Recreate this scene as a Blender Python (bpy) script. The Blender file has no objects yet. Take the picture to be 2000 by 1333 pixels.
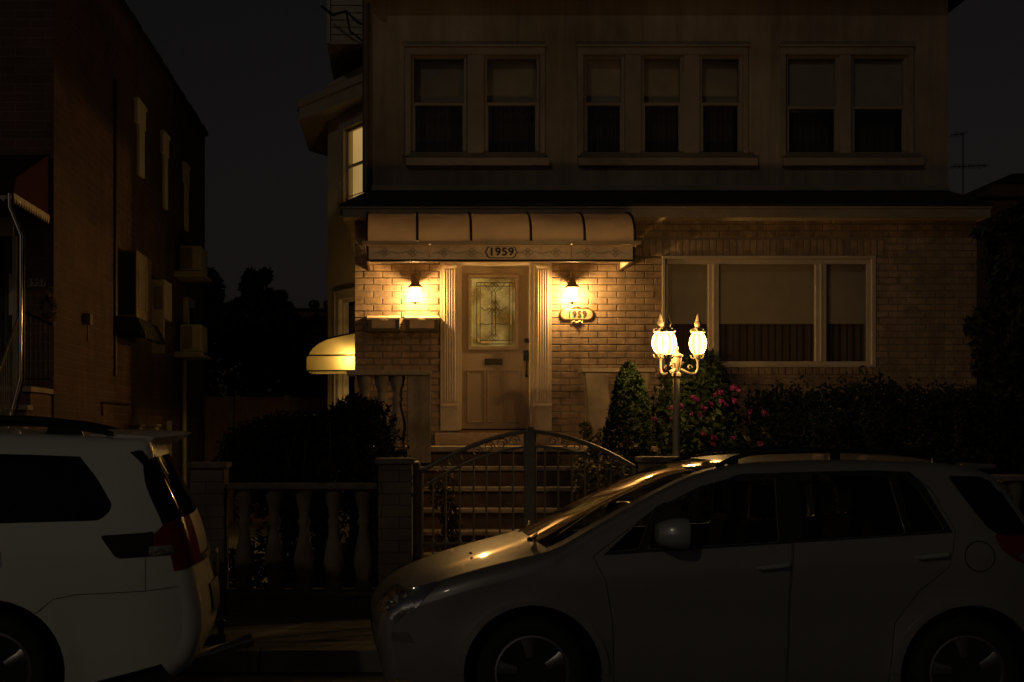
import bpy, math, random
from mathutils import Vector, Matrix
from mathutils.geometry import delaunay_2d_cdt
R = math.radians
random.seed(7)
scene = bpy.context.scene
C = scene.collection
F = 2600.0; HX = 780.0; HY = 850.0; EYE = 1.7
def P(px, py, Y):
    """measured picture point at real distance Y -> world metres"""
    return Vector(((px-HX)*Y/F, Y, EYE+(HY-py)*Y/F))
def WX(px, Y): return (px-HX)*Y/F
def WZ(py, Y): return EYE+(HY-py)*Y/F

# ---------------------------------------------------------------- objects
def origin(o):
    v = Vector((0,0,0))
    while o is not None:
        v = v + o.location; o = o.parent
    return v
def thing(name, label, cat, loc, group=None):
    o = bpy.data.objects.new(name, None); C.objects.link(o)
    o.location = loc; o.empty_display_size = .2
    o['label'] = label; o['category'] = cat
    if group: o['group'] = group
    return o
def tag(o, label=None, cat=None, group=None, kind=None):
    if label: o['label'] = label
    if cat: o['category'] = cat
    if group: o['group'] = group
    if kind: o['kind'] = kind
    return o
def link_mesh(name, me, mat, parent=None, loc=None):
    o = bpy.data.objects.new(name, me); C.objects.link(o)
    if mat is not None: me.materials.append(mat)
    if parent is not None:
        o.parent = parent
        off = origin(parent)
        me.transform(Matrix.Translation(-off))
    elif loc is not None:
        me.transform(Matrix.Translation(-Vector(loc))); o.location = loc
    return o

class MB:
    def __init__(s, frame=None):
        s.v = []; s.f = []; s.frame = frame
    def add(s, vs, fs):
        n = len(s.v); s.v += [tuple(p) for p in vs]; s.f += [tuple(i+n for i in f) for f in fs]; return s
    def box(s, x0, x1, y0, y1, z0, z1):
        if x0 > x1: x0, x1 = x1, x0
        if y0 > y1: y0, y1 = y1, y0
        if z0 > z1: z0, z1 = z1, z0
        vs = [(x0,y0,z0),(x1,y0,z0),(x1,y1,z0),(x0,y1,z0),(x0,y0,z1),(x1,y0,z1),(x1,y1,z1),(x0,y1,z1)]
        return s.add(vs, [(0,3,2,1),(4,5,6,7),(0,1,5,4),(1,2,6,5),(2,3,7,6),(3,0,4,7)])
    def quad(s, a, b, c, d): return s.add([a,b,c,d], [(0,1,2,3)])
    def prism(s, poly, y0, y1):
        """polygon in x,z pushed from y0 to y1"""
        n = len(poly)
        vs = [(p[0],y0,p[1]) for p in poly]+[(p[0],y1,p[1]) for p in poly]
        fs = [tuple(range(n)), tuple(range(2*n-1, n-1, -1))]
        for i in range(n):
            j = (i+1) % n; fs.append((i, i+n, j+n, j))
        return s.add(vs, fs)
    def prismx(s, poly, x0, x1):
        n = len(poly)
        vs = [(x0,p[0],p[1]) for p in poly]+[(x1,p[0],p[1]) for p in poly]
        fs = [tuple(range(n)), tuple(range(2*n-1, n-1, -1))]
        for i in range(n):
            j = (i+1) % n; fs.append((i, i+n, j+n, j))
        return s.add(vs, fs)
    def tube(s, pts, r, n=8, caps=True):
        pts = [Vector(p) for p in pts]
        rr = r if isinstance(r, (list,tuple)) else [r]*len(pts)
        vs = []; fs = []
        d0 = (pts[1]-pts[0]).normalized()
        up = Vector((0,0,1)) if abs(d0.z) < .9 else Vector((0,1,0))
        a = d0.cross(up).normalized()
        for i, p in enumerate(pts):
            if i == 0: d = pts[1]-pts[0]
            elif i == len(pts)-1: d = pts[-1]-pts[-2]
            else: d = (pts[i+1]-p).normalized()+(p-pts[i-1]).normalized()
            d.normalize()
            a = (a-d*a.dot(d))
            if a.length < 1e-5: a = d.orthogonal()
            a.normalize(); b = d.cross(a)
            for k in range(n):
                t = 2*math.pi*k/n
                vs.append(p+(a*math.cos(t)+b*math.sin(t))*rr[i])
        for i in range(len(pts)-1):
            for k in range(n):
                k2 = (k+1) % n
                fs.append((i*n+k, i*n+k2, (i+1)*n+k2, (i+1)*n+k))
        if caps:
            fs.append(tuple(range(n-1,-1,-1))); fs.append(tuple(range((len(pts)-1)*n, len(pts)*n)))
        return s.add(vs, fs)
    def lathe(s, prof, c, n=16, axis='z', scale=1, wob=None):
        """prof: list of (r, h)"""
        vs = []; fs = []
        for r, h in prof:
            for k in range(n):
                t = 2*math.pi*(k+.5)/n; rr = r*scale
                if wob: rr *= wob(t)
                ca, sa = math.cos(t)*rr, math.sin(t)*rr
                if axis == 'z': vs.append((c[0]+ca, c[1]+sa, c[2]+h*scale))
                elif axis == 'y': vs.append((c[0]+ca, c[1]+h*scale, c[2]+sa))
                else: vs.append((c[0]+h*scale, c[1]+ca, c[2]+sa))
        m = len(prof)
        for i in range(m-1):
            for k in range(n):
                k2 = (k+1) % n
                fs.append((i*n+k, i*n+k2, (i+1)*n+k2, (i+1)*n+k))
        if prof[0][0] > 1e-4: fs.append(tuple(range(n-1,-1,-1)))
        if prof[-1][0] > 1e-4: fs.append(tuple(range((m-1)*n, m*n)))
        return s.add(vs, fs)
    def build(s, name, mat, parent=None, smooth=False, bevel=0, loc=None):
        me = bpy.data.meshes.new(name)
        vs = s.v
        if s.frame:
            o, a, b = s.frame
            vs = [(o[0]+a[0]*v[0]+b[0]*v[1], o[1]+a[1]*v[0]+b[1]*v[1], o[2]+v[2]) for v in vs]
        me.from_pydata(vs, [], s.f); me.update()
        import bmesh
        bm = bmesh.new(); bm.from_mesh(me)
        if smooth and name not in LEAFY: bmesh.ops.remove_doubles(bm, verts=bm.verts, dist=1e-5)
        if len(bm.faces) < 60000 and name not in LEAFY:
            bmesh.ops.recalc_face_normals(bm, faces=bm.faces)
        bm.to_mesh(me); bm.free()
        if smooth:
            for p in me.polygons: p.use_smooth = True
            try: me.set_sharp_from_angle(angle=R(40))
            except Exception: pass
        o = link_mesh(name, me, mat, parent, loc)
        if bevel:
            m = o.modifiers.new('bevel', 'BEVEL'); m.width = bevel; m.segments = 2; m.limit_method = 'ANGLE'
        return o
LEAFY = {'foliage','crown','leaves','flowers','branches','hedge'}

def copy_thing(root, loc, label=None):
    r = root.copy(); C.objects.link(r); r.location = loc
    if label: r['label'] = label
    for ch in root.children:
        c = ch.copy(); C.objects.link(c); c.parent = r
        for g in ch.children:
            d = g.copy(); C.objects.link(d); d.parent = c
    return r

# ---------------------------------------------------------------- materials
def newmat(name):
    m = bpy.data.materials.new(name); m.use_nodes = True
    nt = m.node_tree; b = nt.nodes['Principled BSDF']
    return m, nt, b
def nd(nt, t, **kw):
    n = nt.nodes.new(t)
    for k, v in kw.items():
        if k in n.inputs: n.inputs[k].default_value = v
        else: setattr(n, k, v)
    return n
def pos(nt):
    return nd(nt, 'ShaderNodeNewGeometry').outputs['Position']
def mat(name, col, rough=.7, metal=0, var=.18, vs=6, bump=.15, bs=60, dist=.004, spec=.5, coat=0, dirt=.15):
    m, nt, b = newmat(name)
    p = pos(nt)
    n = nd(nt, 'ShaderNodeTexNoise', Scale=vs, Detail=6.0, Roughness=.6); nt.links.new(p, n.inputs['Vector'])
    n2 = nd(nt, 'ShaderNodeTexNoise', Scale=vs*.18, Detail=3.0); nt.links.new(p, n2.inputs['Vector'])
    r = nd(nt, 'ShaderNodeMapRange'); r.inputs['From Min'].default_value=.3; r.inputs['From Max'].default_value=.7
    r.inputs['To Min'].default_value = 1-var; r.inputs['To Max'].default_value = 1+var
    nt.links.new(n.outputs['Fac'], r.inputs['Value'])
    r2 = nd(nt, 'ShaderNodeMapRange'); r2.inputs['From Min'].default_value=.35; r2.inputs['From Max'].default_value=.65
    r2.inputs['To Min'].default_value = 1-dirt; r2.inputs['To Max'].default_value = 1+dirt*.5
    nt.links.new(n2.outputs['Fac'], r2.inputs['Value'])
    mu = nd(nt, 'ShaderNodeMath', operation='MULTIPLY'); nt.links.new(r.outputs[0], mu.inputs[0]); nt.links.new(r2.outputs[0], mu.inputs[1])
    vm = nd(nt, 'ShaderNodeVectorMath', operation='SCALE'); vm.inputs[0].default_value = col
    nt.links.new(mu.outputs[0], vm.inputs['Scale']); nt.links.new(vm.outputs[0], b.inputs['Base Color'])
    b.inputs['Roughness'].default_value = rough; b.inputs['Metallic'].default_value = metal
    b.inputs['Specular IOR Level'].default_value = spec
    b.inputs['Coat Weight'].default_value = coat; b.inputs['Coat Roughness'].default_value = .04
    if bump:
        n3 = nd(nt, 'ShaderNodeTexNoise', Scale=bs, Detail=4.0); nt.links.new(p, n3.inputs['Vector'])
        bp = nd(nt, 'ShaderNodeBump', Strength=bump, Distance=dist); nt.links.new(n3.outputs['Fac'], bp.inputs['Height'])
        nt.links.new(bp.outputs[0], b.inputs['Normal'])
    return m
def streaks(m, amt=.3):
    nt = m.node_tree; b = nt.nodes['Principled BSDF']; src = b.inputs['Base Color'].links[0].from_socket
    sc = nd(nt, 'ShaderNodeVectorMath', operation='MULTIPLY'); sc.inputs[1].default_value = (7,7,.45); nt.links.new(pos(nt), sc.inputs[0])
    n = nd(nt, 'ShaderNodeTexNoise', Scale=1.0, Detail=7.0, Roughness=.65); nt.links.new(sc.outputs[0], n.inputs['Vector'])
    r = nd(nt, 'ShaderNodeMapRange'); r.inputs['From Min'].default_value=.35; r.inputs['From Max'].default_value=.7; r.inputs['To Min'].default_value=1+amt*.3; r.inputs['To Max'].default_value=1-amt
    nt.links.new(n.outputs['Fac'], r.inputs['Value']); v = nd(nt, 'ShaderNodeVectorMath', operation='SCALE')
    nt.links.new(src, v.inputs[0]); nt.links.new(r.outputs[0], v.inputs['Scale']); nt.links.new(v.outputs[0], b.inputs['Base Color'])
def emit(name, col, s, rib=None):
    m, nt, b = newmat(name); nt.nodes.remove(b)
    e = nd(nt, 'ShaderNodeEmission', Strength=s); e.inputs['Color'].default_value = (*col, 1)
    nt.links.new(e.outputs[0], nt.nodes['Material Output'].inputs['Surface'])
    return m
def lampglass(name, col, s):
    """lit clear glass of a lantern: glows and lets the bulb's light out"""
    m, nt, b = newmat(name); nt.nodes.remove(b)
    e = nd(nt, 'ShaderNodeEmission', Strength=s); e.inputs['Color'].default_value = (*col, 1)
    t = nd(nt, 'ShaderNodeBsdfTransparent'); a = nd(nt, 'ShaderNodeAddShader')
    lw = nd(nt, 'ShaderNodeLayerWeight', Blend=.5)
    mr = nd(nt, 'ShaderNodeMapRange'); mr.inputs['To Min'].default_value = s; mr.inputs['To Max'].default_value = s*.03
    nt.links.new(lw.outputs['Facing'], mr.inputs['Value']); nt.links.new(mr.outputs[0], e.inputs['Strength'])
    nt.links.new(e.outputs[0], a.inputs[0]); nt.links.new(t.outputs[0], a.inputs[1])
    nt.links.new(a.outputs[0], nt.nodes['Material Output'].inputs['Surface'])
    m.cycles.emission_sampling = 'NONE'
    return m
def glass(name, tint=(.9,.95,.9), refl=.1, rough=.02):
    m, nt, b = newmat(name); nt.nodes.remove(b)
    t = nd(nt, 'ShaderNodeBsdfTransparent'); t.inputs['Color'].default_value = (*tint, 1)
    g = nd(nt, 'ShaderNodeBsdfGlossy', Roughness=rough)
    f = nd(nt, 'ShaderNodeFresnel', IOR=1.5); mx = nd(nt, 'ShaderNodeMixShader')
    ad = nd(nt, 'ShaderNodeMath', operation='ADD'); ad.inputs[1].default_value = refl-.04
    nt.links.new(f.outputs[0], ad.inputs[0]); nt.links.new(ad.outputs[0], mx.inputs[0])
    nt.links.new(t.outputs[0], mx.inputs[1]); nt.links.new(g.outputs[0], mx.inputs[2])
    nt.links.new(mx.outputs[0], nt.nodes['Material Output'].inputs['Surface'])
    return m
def brickmat(name, c1, c2, mortar, bw, bh, axis='xz', bump=.6, ms=.012):
    m, nt, b = newmat(name)
    p = pos(nt); sp = nd(nt, 'ShaderNodeSeparateXYZ'); cb = nd(nt, 'ShaderNodeCombineXYZ')
    nt.links.new(p, sp.inputs[0])
    nt.links.new(sp.outputs['XYZ'.index(axis[0].upper())], cb.inputs[0]); nt.links.new(sp.outputs[2], cb.inputs[1])
    br = nd(nt, 'ShaderNodeTexBrick'); br.inputs['Scale'].default_value = 1
    br.inputs['Brick Width'].default_value = bw; br.inputs['Row Height'].default_value = bh
    br.inputs['Mortar Size'].default_value = ms*.5; br.inputs['Mortar Smooth'].default_value = .3
    br.inputs['Color1'].default_value = (*c1,1); br.inputs['Color2'].default_value = (*c2,1); br.inputs['Mortar'].default_value = (*mortar,1)
    br.inputs['Bias'].default_value = 0
    nt.links.new(cb.outputs[0], br.inputs['Vector'])
    n = nd(nt, 'ShaderNodeTexNoise', Scale=2.2, Detail=6.0); nt.links.new(p, n.inputs['Vector'])
    r = nd(nt, 'ShaderNodeMapRange'); r.inputs['From Min'].default_value=.3; r.inputs['From Max'].default_value=.7
    r.inputs['To Min'].default_value=.65; r.inputs['To Max'].default_value=1.2
    nt.links.new(n.outputs['Fac'], r.inputs['Value'])
    vm = nd(nt, 'ShaderNodeVectorMath', operation='SCALE'); nt.links.new(br.outputs['Color'], vm.inputs[0]); nt.links.new(r.outputs[0], vm.inputs['Scale'])
    nt.links.new(vm.outputs[0], b.inputs['Base Color']); b.inputs['Roughness'].default_value = .85
    n3 = nd(nt, 'ShaderNodeTexNoise', Scale=70.0, Detail=3.0); nt.links.new(p, n3.inputs['Vector'])
    inv = nd(nt, 'ShaderNodeMath', operation='MULTIPLY_ADD'); inv.inputs[1].default_value = -1.0
    nt.links.new(br.outputs['Fac'], inv.inputs[0]); nt.links.new(n3.outputs['Fac'], inv.inputs[2])
    bp = nd(nt, 'ShaderNodeBump', Strength=bump, Distance=.008); nt.links.new(inv.outputs[0], bp.inputs['Height'])
    nt.links.new(bp.outputs[0], b.inputs['Normal'])
    return m
def leafmat(name, c1, c2, sc=3, sp_=.25, rg=.6):
    m, nt, b = newmat(name); p = pos(nt)
    n = nd(nt, 'ShaderNodeTexNoise', Scale=sc, Detail=5.0); nt.links.new(p, n.inputs['Vector'])
    cr = nd(nt, 'ShaderNodeMix', data_type='RGBA'); cr.inputs[6].default_value = (*c1,1); cr.inputs[7].default_value = (*c2,1)
    r = nd(nt, 'ShaderNodeMapRange'); r.inputs['From Min'].default_value=.35; r.inputs['From Max'].default_value=.65
    nt.links.new(n.outputs['Fac'], r.inputs['Value']); nt.links.new(r.outputs[0], cr.inputs[0])
    nt.links.new(cr.outputs[2], b.inputs['Base Color']); b.inputs['Roughness'].default_value = rg
    b.inputs['Specular IOR Level'].default_value = sp_
    return m
def fabric(name, col, tr=.5):
    m, nt, b = newmat(name)
    b.inputs['Base Color'].default_value = (*col,1); b.inputs['Roughness'].default_value = .8; b.inputs['Specular IOR Level'].default_value = .1
    t = nd(nt, 'ShaderNodeBsdfTranslucent'); t.inputs['Color'].default_value = (*col,1)
    n = nd(nt, 'ShaderNodeTexNoise', Scale=5.0, Detail=4.0); nt.links.new(pos(nt), n.inputs['Vector'])
    r = nd(nt, 'ShaderNodeMapRange'); r.inputs['To Min'].default_value=.8; r.inputs['To Max'].default_value=1.15
    nt.links.new(n.outputs['Fac'], r.inputs['Value'])
    vm = nd(nt, 'ShaderNodeVectorMath', operation='SCALE'); vm.inputs[0].default_value = col
    nt.links.new(r.outputs[0], vm.inputs['Scale']); nt.links.new(vm.outputs[0], t.inputs['Color']); nt.links.new(vm.outputs[0], b.inputs['Base Color'])
    mx = nd(nt, 'ShaderNodeMixShader'); mx.inputs[0].default_value = tr
    nt.links.new(b.outputs[0], mx.inputs[1]); nt.links.new(t.outputs[0], mx.inputs[2])
    nt.links.new(mx.outputs[0], nt.nodes['Material Output'].inputs['Surface'])
    return m
def clearpanel(name, col):
    m = fabric(name, col, .5); nt = m.node_tree; out = nt.nodes['Material Output']; src = out.inputs['Surface'].links[0].from_socket
    t = nd(nt, 'ShaderNodeBsdfTransparent'); mx = nd(nt, 'ShaderNodeMixShader'); mx.inputs[0].default_value = .45
    nt.links.new(src, mx.inputs[1]); nt.links.new(t.outputs[0], mx.inputs[2]); nt.links.new(mx.outputs[0], out.inputs['Surface'])
    return m
def doorglass(name):
    m, nt, b = newmat(name); p = pos(nt)
    n = nd(nt, 'ShaderNodeTexNoise', Scale=45.0, Detail=4.0, Distortion=1.5); nt.links.new(p, n.inputs['Vector'])
    bp = nd(nt, 'ShaderNodeBump', Strength=.8, Distance=.01); nt.links.new(n.outputs['Fac'], bp.inputs['Height']); nt.links.new(bp.outputs[0], b.inputs['Normal'])
    b.inputs['Base Color'].default_value = (.30,.27,.10,1); b.inputs['Roughness'].default_value = .25
    n2 = nd(nt, 'ShaderNodeTexNoise', Scale=3.5, Detail=2.0); nt.links.new(p, n2.inputs['Vector'])
    r = nd(nt, 'ShaderNodeMapRange'); r.inputs['From Min'].default_value=.4; r.inputs['From Max'].default_value=.7; r.inputs['To Min'].default_value=.01; r.inputs['To Max'].default_value=.22
    nt.links.new(n2.outputs['Fac'], r.inputs['Value']); nt.links.new(r.outputs[0], b.inputs['Emission Strength'])
    b.inputs['Emission Color'].default_value = (1,.72,.2,1)  # uneven glow painted in for reflected lamplight and faint light indoors
    return m

WARM = (1.0, .56, .17)
M = dict(
 brick = mat('tan_brick', (.27,.19,.130), .85, var=.34, vs=9, bump=.5, bs=90, dist=.006, dirt=.25),
 mortar = mat('grey_mortar', (.19,.155,.12), .95, var=.1, bump=.4),
 stucco = mat('tan_stucco', (.29,.235,.175), .9, var=.16, vs=2.2, bump=.5, bs=120, dist=.004, dirt=.3),
 trim = mat('cream_trim_paint', (.42,.35,.27), .5, var=.07, vs=8, bump=.1, dirt=.12),
 trimdark = mat('brown_trim', (.10,.075,.055), .6),
 trimup = mat('tan_window_paint', (.25,.205,.16), .55, var=.08, vs=8, bump=.1, dirt=.2),
 baypaint = mat('cream_bay_siding', (.52,.43,.28), .6, var=.08, vs=4, bump=.2, dirt=.2),
 white = mat('white_vinyl', (.26,.22,.18), .45, var=.06, bump=.08, dirt=.12),
 shingle = mat('dark_shingle', (.022,.02,.02), .95, var=.4, vs=20, bump=.8, bs=40, dist=.01),
 door = mat('beige_door', (.24,.18,.125), .5, var=.05, bump=.08),
 dglass = doorglass('textured_door_glass'),
 came = mat('brass_came', (.16,.11,.05), .35, metal=.6, var=.1, bump=0),
 black = mat('black_metal', (.018,.016,.015), .4, metal=.3, var=.2),
 blackpaint = mat('black_plastic', (.012,.012,.012), .5, var=.2),
 lantmetal = mat('lantern_metal', (.11,.075,.04), .45, metal=.4, var=.2),
 bronze = mat('lamp_metal', (.50,.42,.30), .45, metal=.2, var=.15),
 pale = mat('pale_window_trim', (.70,.64,.52), .6, var=.1),
 dark_room = mat('dark_room', (.08,.062,.05), .9, bump=0),
 sheer = fabric('dark_curtain', (.10,.075,.06), .2),
 shade = fabric('window_shade', (.62,.52,.38), .1),
 curtain = fabric('curtain_cloth', (.22,.15,.11), .2),
 glass = glass('window_glass', (.8,.8,.76), .09),
 awning = fabric('awning_panel', (.44,.345,.255), .12),
 awnside = fabric('side_awning_panel', (.36,.29,.135), .5),
 awntop = clearpanel('side_awning_roof', (.80,.62,.30)),
 awnrib = mat('awning_rib', (.035,.022,.018), .4, metal=.3),
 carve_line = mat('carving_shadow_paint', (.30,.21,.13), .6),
 carved = mat('carved_valance', (.78,.62,.45), .55, var=.12, vs=20),
 brass = mat('aged_brass', (.30,.19,.08), .3, metal=.9, var=.2),
 mailbox = mat('mailbox_lit_lid', (.62,.52,.36), .4, metal=.2, var=.12, bump=.1),  # lid colour brightened as if catching the lantern light
 mailbody_shaded = mat('mailbox_shaded_body', (.10,.085,.065), .45, metal=.4, var=.12, bump=.1),  # box colour darkened to stand for shade on its front
 plaque = mat('plaque_metal', (.55,.42,.24), .4, metal=.5, var=.2),
 ink = mat('dark_digits', (.04,.028,.018), .5),
 tread = mat('stone_tread', (.32,.25,.19), .8, var=.2, vs=14, bump=.5),
 riser = mat('red_riser', (.10,.06,.046), .8, var=.3, vs=10, bump=.5, dirt=.4),
 stone = mat('cast_stone', (.22,.175,.135), .85, var=.2, vs=10, bump=.6, bs=80, dirt=.35),
 concrete = mat('sidewalk_concrete', (.27,.265,.25), .9, var=.2, vs=5, bump=.5, bs=70, dirt=.35),
 asphalt = mat('asphalt', (.05,.05,.05), .9, var=.3, vs=30, bump=.7, bs=150),
 soil = mat('soil', (.05,.038,.028), .95, var=.3, vs=12, bump=.8, bs=40, dist=.02),
 iron = mat('wrought_iron', (.21,.18,.145), .5, metal=.2, var=.2),
 pierbrick = brickmat('pier_brick', (.20,.16,.125), (.16,.125,.10), (.09,.075,.06), .30, .10),
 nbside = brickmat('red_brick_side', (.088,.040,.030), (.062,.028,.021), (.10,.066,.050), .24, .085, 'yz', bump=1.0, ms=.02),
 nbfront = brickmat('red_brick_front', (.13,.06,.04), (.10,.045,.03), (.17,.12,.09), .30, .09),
 red_canvas = fabric('red_canvas', (.05,.009,.012), .2),
 scallop = mat('scallop_trim', (.5,.42,.32), .7),
 leaf = leafmat('leaf_green', (.011,.020,.007), (.026,.040,.012)),
 leafdark = leafmat('leaf_dark', (.008,.013,.006), (.018,.025,.009), 3, .08, .8),
 conifer = leafmat('conifer_green', (.008,.017,.006), (.020,.034,.012), 6, .1, .75),
 vine = leafmat('vine_leaf', (.09,.08,.035), (.17,.14,.07), 5),
 rose = leafmat('rose_pink', (.07,.003,.05), (.12,.008,.08), 9),
 bark = mat('bark', (.06,.045,.03), .95, var=.3, bump=.8, bs=30),
 fence_wood = mat('stained_wood', (.34,.20,.15), .8, var=.2, vs=8),
 acmetal = mat('ac_casing', (.36,.32,.25), .5, var=.08),
 acgrill = mat('ac_grille', (.16,.13,.10), .6),
 chrome = mat('polished_pipe', (.75,.70,.62), .18, metal=1, var=.05, bump=0),
)
def carpaint(name, col, metal, rough):
    m, nt, b = newmat(name)
    b.inputs['Base Color'].default_value = (*col,1); b.inputs['Metallic'].default_value = metal
    b.inputs['Roughness'].default_value = rough; b.inputs['Coat Weight'].default_value = .7; b.inputs['Coat Roughness'].default_value = .07
    n = nd(nt, 'ShaderNodeTexNoise', Scale=1.3, Detail=3.0); nt.links.new(pos(nt), n.inputs['Vector'])
    bp = nd(nt, 'ShaderNodeBump', Strength=.06, Distance=.02); nt.links.new(n.outputs['Fac'], bp.inputs['Height'])
    nt.links.new(bp.outputs[0], b.inputs['Normal'])
    n2 = nd(nt, 'ShaderNodeTexNoise', Scale=9.0, Detail=6.0); nt.links.new(pos(nt), n2.inputs['Vector'])
    r = nd(nt, 'ShaderNodeMapRange'); r.inputs['To Min'].default_value = rough*.8; r.inputs['To Max'].default_value = rough*1.25
    nt.links.new(n2.outputs['Fac'], r.inputs['Value']); nt.links.new(r.outputs[0], b.inputs['Roughness'])
    return m
for k_ in ('stucco','brick','stone','nbside'): streaks(M[k_], .32)
M['paint_white'] = carpaint('pearl_white_paint', (.74,.72,.64), .02, .35)
M['paint_silver'] = carpaint('grey_silver_paint', (.27,.255,.235), .35, .42)
M['mirror_paint'] = carpaint('mirror_paint', (.48,.48,.46), .3, .3)
M['carglass'] = glass('car_glass', (.58,.60,.56), .08)
M['privacy'] = mat('privacy_glass', (.006,.006,.006), .04, var=0, bump=0, spec=.5)
M['rubber'] = mat('tyre_rubber', (.018,.018,.018), .85, var=.2, bump=.3)
M['alloy'] = mat('alloy_rim', (.32,.31,.29), .35, metal=.8, var=.1, bump=0)
M['tail'] = mat('red_lens', (.17,.005,.011), .12, var=.1, bump=.4, bs=60, dist=.006)
M['clearlens'] = mat('clear_lens', (.75,.72,.66), .12, metal=.9, var=.15, vs=30, bump=.25, bs=12, dist=.02)
M['smoked'] = mat('smoked_lens', (.03,.004,.006), .1, var=.1, bump=0)
M['interior'] = mat('car_interior', (.004,.0037,.0035), .9, spec=.05)

def text_mesh(s, size, loc, mt, parent, name='digits', depth=.006, heavy=.0, sx=1.0):
    cu = bpy.data.curves.new('txt', 'FONT'); cu.body = s; cu.size = size; cu.extrude = depth
    cu.align_x = 'CENTER'; cu.align_y = 'CENTER'; cu.space_character = 1.12
    o = bpy.data.objects.new('txt', cu); C.objects.link(o)
    dg = bpy.context.evaluated_depsgraph_get(); me = bpy.data.meshes.new_from_object(o.evaluated_get(dg))
    bpy.data.objects.remove(o); bpy.data.curves.remove(cu)
    me.transform(Matrix.Scale(sx, 4, (1,0,0)))
    me.transform(Matrix.Translation(loc) @ Matrix.Rotation(R(90), 4, 'X'))
    me.name = name; me.materials.clear()
    if heavy:
        import bmesh
        bm = bmesh.new()
        for k, (ddx, ddz) in enumerate(((0,0),(heavy,0),(-heavy,0),(0,heavy*.7),(0,-heavy*.7))):
            m2 = me.copy(); m2.transform(Matrix.Translation((ddx, -k*.0002, ddz))); bm.from_mesh(m2); bpy.data.meshes.remove(m2)
        bm.to_mesh(me); bm.free()
    return link_mesh(name, me, mt, parent)

def leaves(mb, pts, size, jit=.5, flat=0, elong=1.6):
    for p in pts:
        s = size*(1+random.uniform(-jit, jit))
        a = Vector((random.gauss(0,1), random.gauss(0,1), random.gauss(0,1)*(1-flat))).normalized()
        b = a.orthogonal().normalized(); b.rotate(Matrix.Rotation(random.uniform(0,6.28), 3, a)); c = a.cross(b)
        p = Vector(p)
        mb.add([p-b*s*elong*.5, p-c*s*.35, p+b*s*elong*.5+a*s*.15, p+c*s*.35], [(0,1,2,3)])
def blob_pts(c, r, n, shell=.55):
    out = []
    for _ in range(n):
        d = Vector((random.gauss(0,1), random.gauss(0,1), random.gauss(0,1))).normalized()
        k = shell+(1-shell)*random.random()**.6
        out.append((c[0]+d.x*r[0]*k, c[1]+d.y*r[1]*k, c[2]+d.z*r[2]*k))
    return out
def wall_pieces(mb, x0, x1, z0, z1, y0, y1, holes):
    xs = sorted({x0,x1}|{h[0] for h in holes}|{h[1] for h in holes})
    zs = sorted({z0,z1}|{h[2] for h in holes}|{h[3] for h in holes})
    def solid(i, j):
        cx = (xs[i]+xs[i+1])/2; cz = (zs[j]+zs[j+1])/2
        return not any(h[0] < cx < h[1] and h[2] < cz < h[3] for h in holes)
    nx, nz = len(xs)-1, len(zs)-1
    for i in range(nx):
        for j in range(nz):
            if not solid(i,j): continue
            a,b,c,d = xs[i],xs[i+1],zs[j],zs[j+1]
            mb.quad((a,y0,c),(b,y0,c),(b,y0,d),(a,y0,d)); mb.quad((a,y1,c),(a,y1,d),(b,y1,d),(b,y1,c))
            if i == 0 or not solid(i-1,j): mb.quad((a,y0,c),(a,y0,d),(a,y1,d),(a,y1,c))
            if i == nx-1 or not solid(i+1,j): mb.quad((b,y0,c),(b,y1,c),(b,y1,d),(b,y0,d))
            if j == 0 or not solid(i,j-1): mb.quad((a,y0,c),(a,y1,c),(b,y1,c),(b,y0,c))
            if j == nz-1 or not solid(i,j+1): mb.quad((a,y0,d),(b,y0,d),(b,y1,d),(a,y1,d))
# ================================================================ ground
def struct(o): return tag(o, kind='structure')
mb = MB(); mb.box(-40, 45, -12, 9.55, -.3, 0); struct(mb.build('road', M['asphalt']))
mb = MB()
x = -40.0
while x < 45:
    mb.box(x+.004, x+1.992, 9.7, 10.66, -.1, .15+random.uniform(-.003,.003)); mb.box(x+.004, x+1.992, 10.67, 11.36, -.1, .15+random.uniform(-.003,.003)); x += 2.0
struct(mb.build('sidewalk', M['concrete'], bevel=.006))
mb = MB(); x = -40.0
while x < 45: mb.box(x+.004, x+2.99, 9.55, 9.695, -.28, .155); x += 3.0
struct(mb.build('kerb', M['concrete'], bevel=.015))
mb = MB(); mb.box(-60, 70, 11.365, 90, -.3, .12); struct(mb.build('ground', M['soil']))
mb = MB(); mb.box(-3.3, -1.1, 11.9, 24, .0, .16); struct(mb.build('driveway', M['concrete']))
mb = MB(); mb.box(.2, 2.1, 11.4, 12.8, .0, .165); struct(mb.build('path', M['concrete']))

# ================================================================ HOUSE
YF = 16.05; YU = 16.9
house = thing('house', 'two storey house with tan brick ground floor, stucco upper floor and lit front door', 'house', (3.2, 20, .12))
HL, HR = WX(693,YF), WX(1908,YF)
door_h = (WX(895,YF), WX(1040,YF), 1.5, WZ(515,YF))
pic = (WX(1293,YF), WX(1710,YF), WZ(718,YF), WZ(500,YF))
surround = (WX(860,YF), WX(1076,YF), 1.5, WZ(512,YF))
ZE = WZ(425,YF)
# mortar bed wall
mb = MB(); wall_pieces(mb, HL, HR, .12, 4.40, YF+.012, YF+.3, [pic, door_h])
mb.box(HL, HL+.25, YF+.3, 26, .12, 4.40); mb.box(HR-.25, HR, YF+.3, 26, .12, 4.40)
mb.build('wall', M['mortar'], house)
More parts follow.
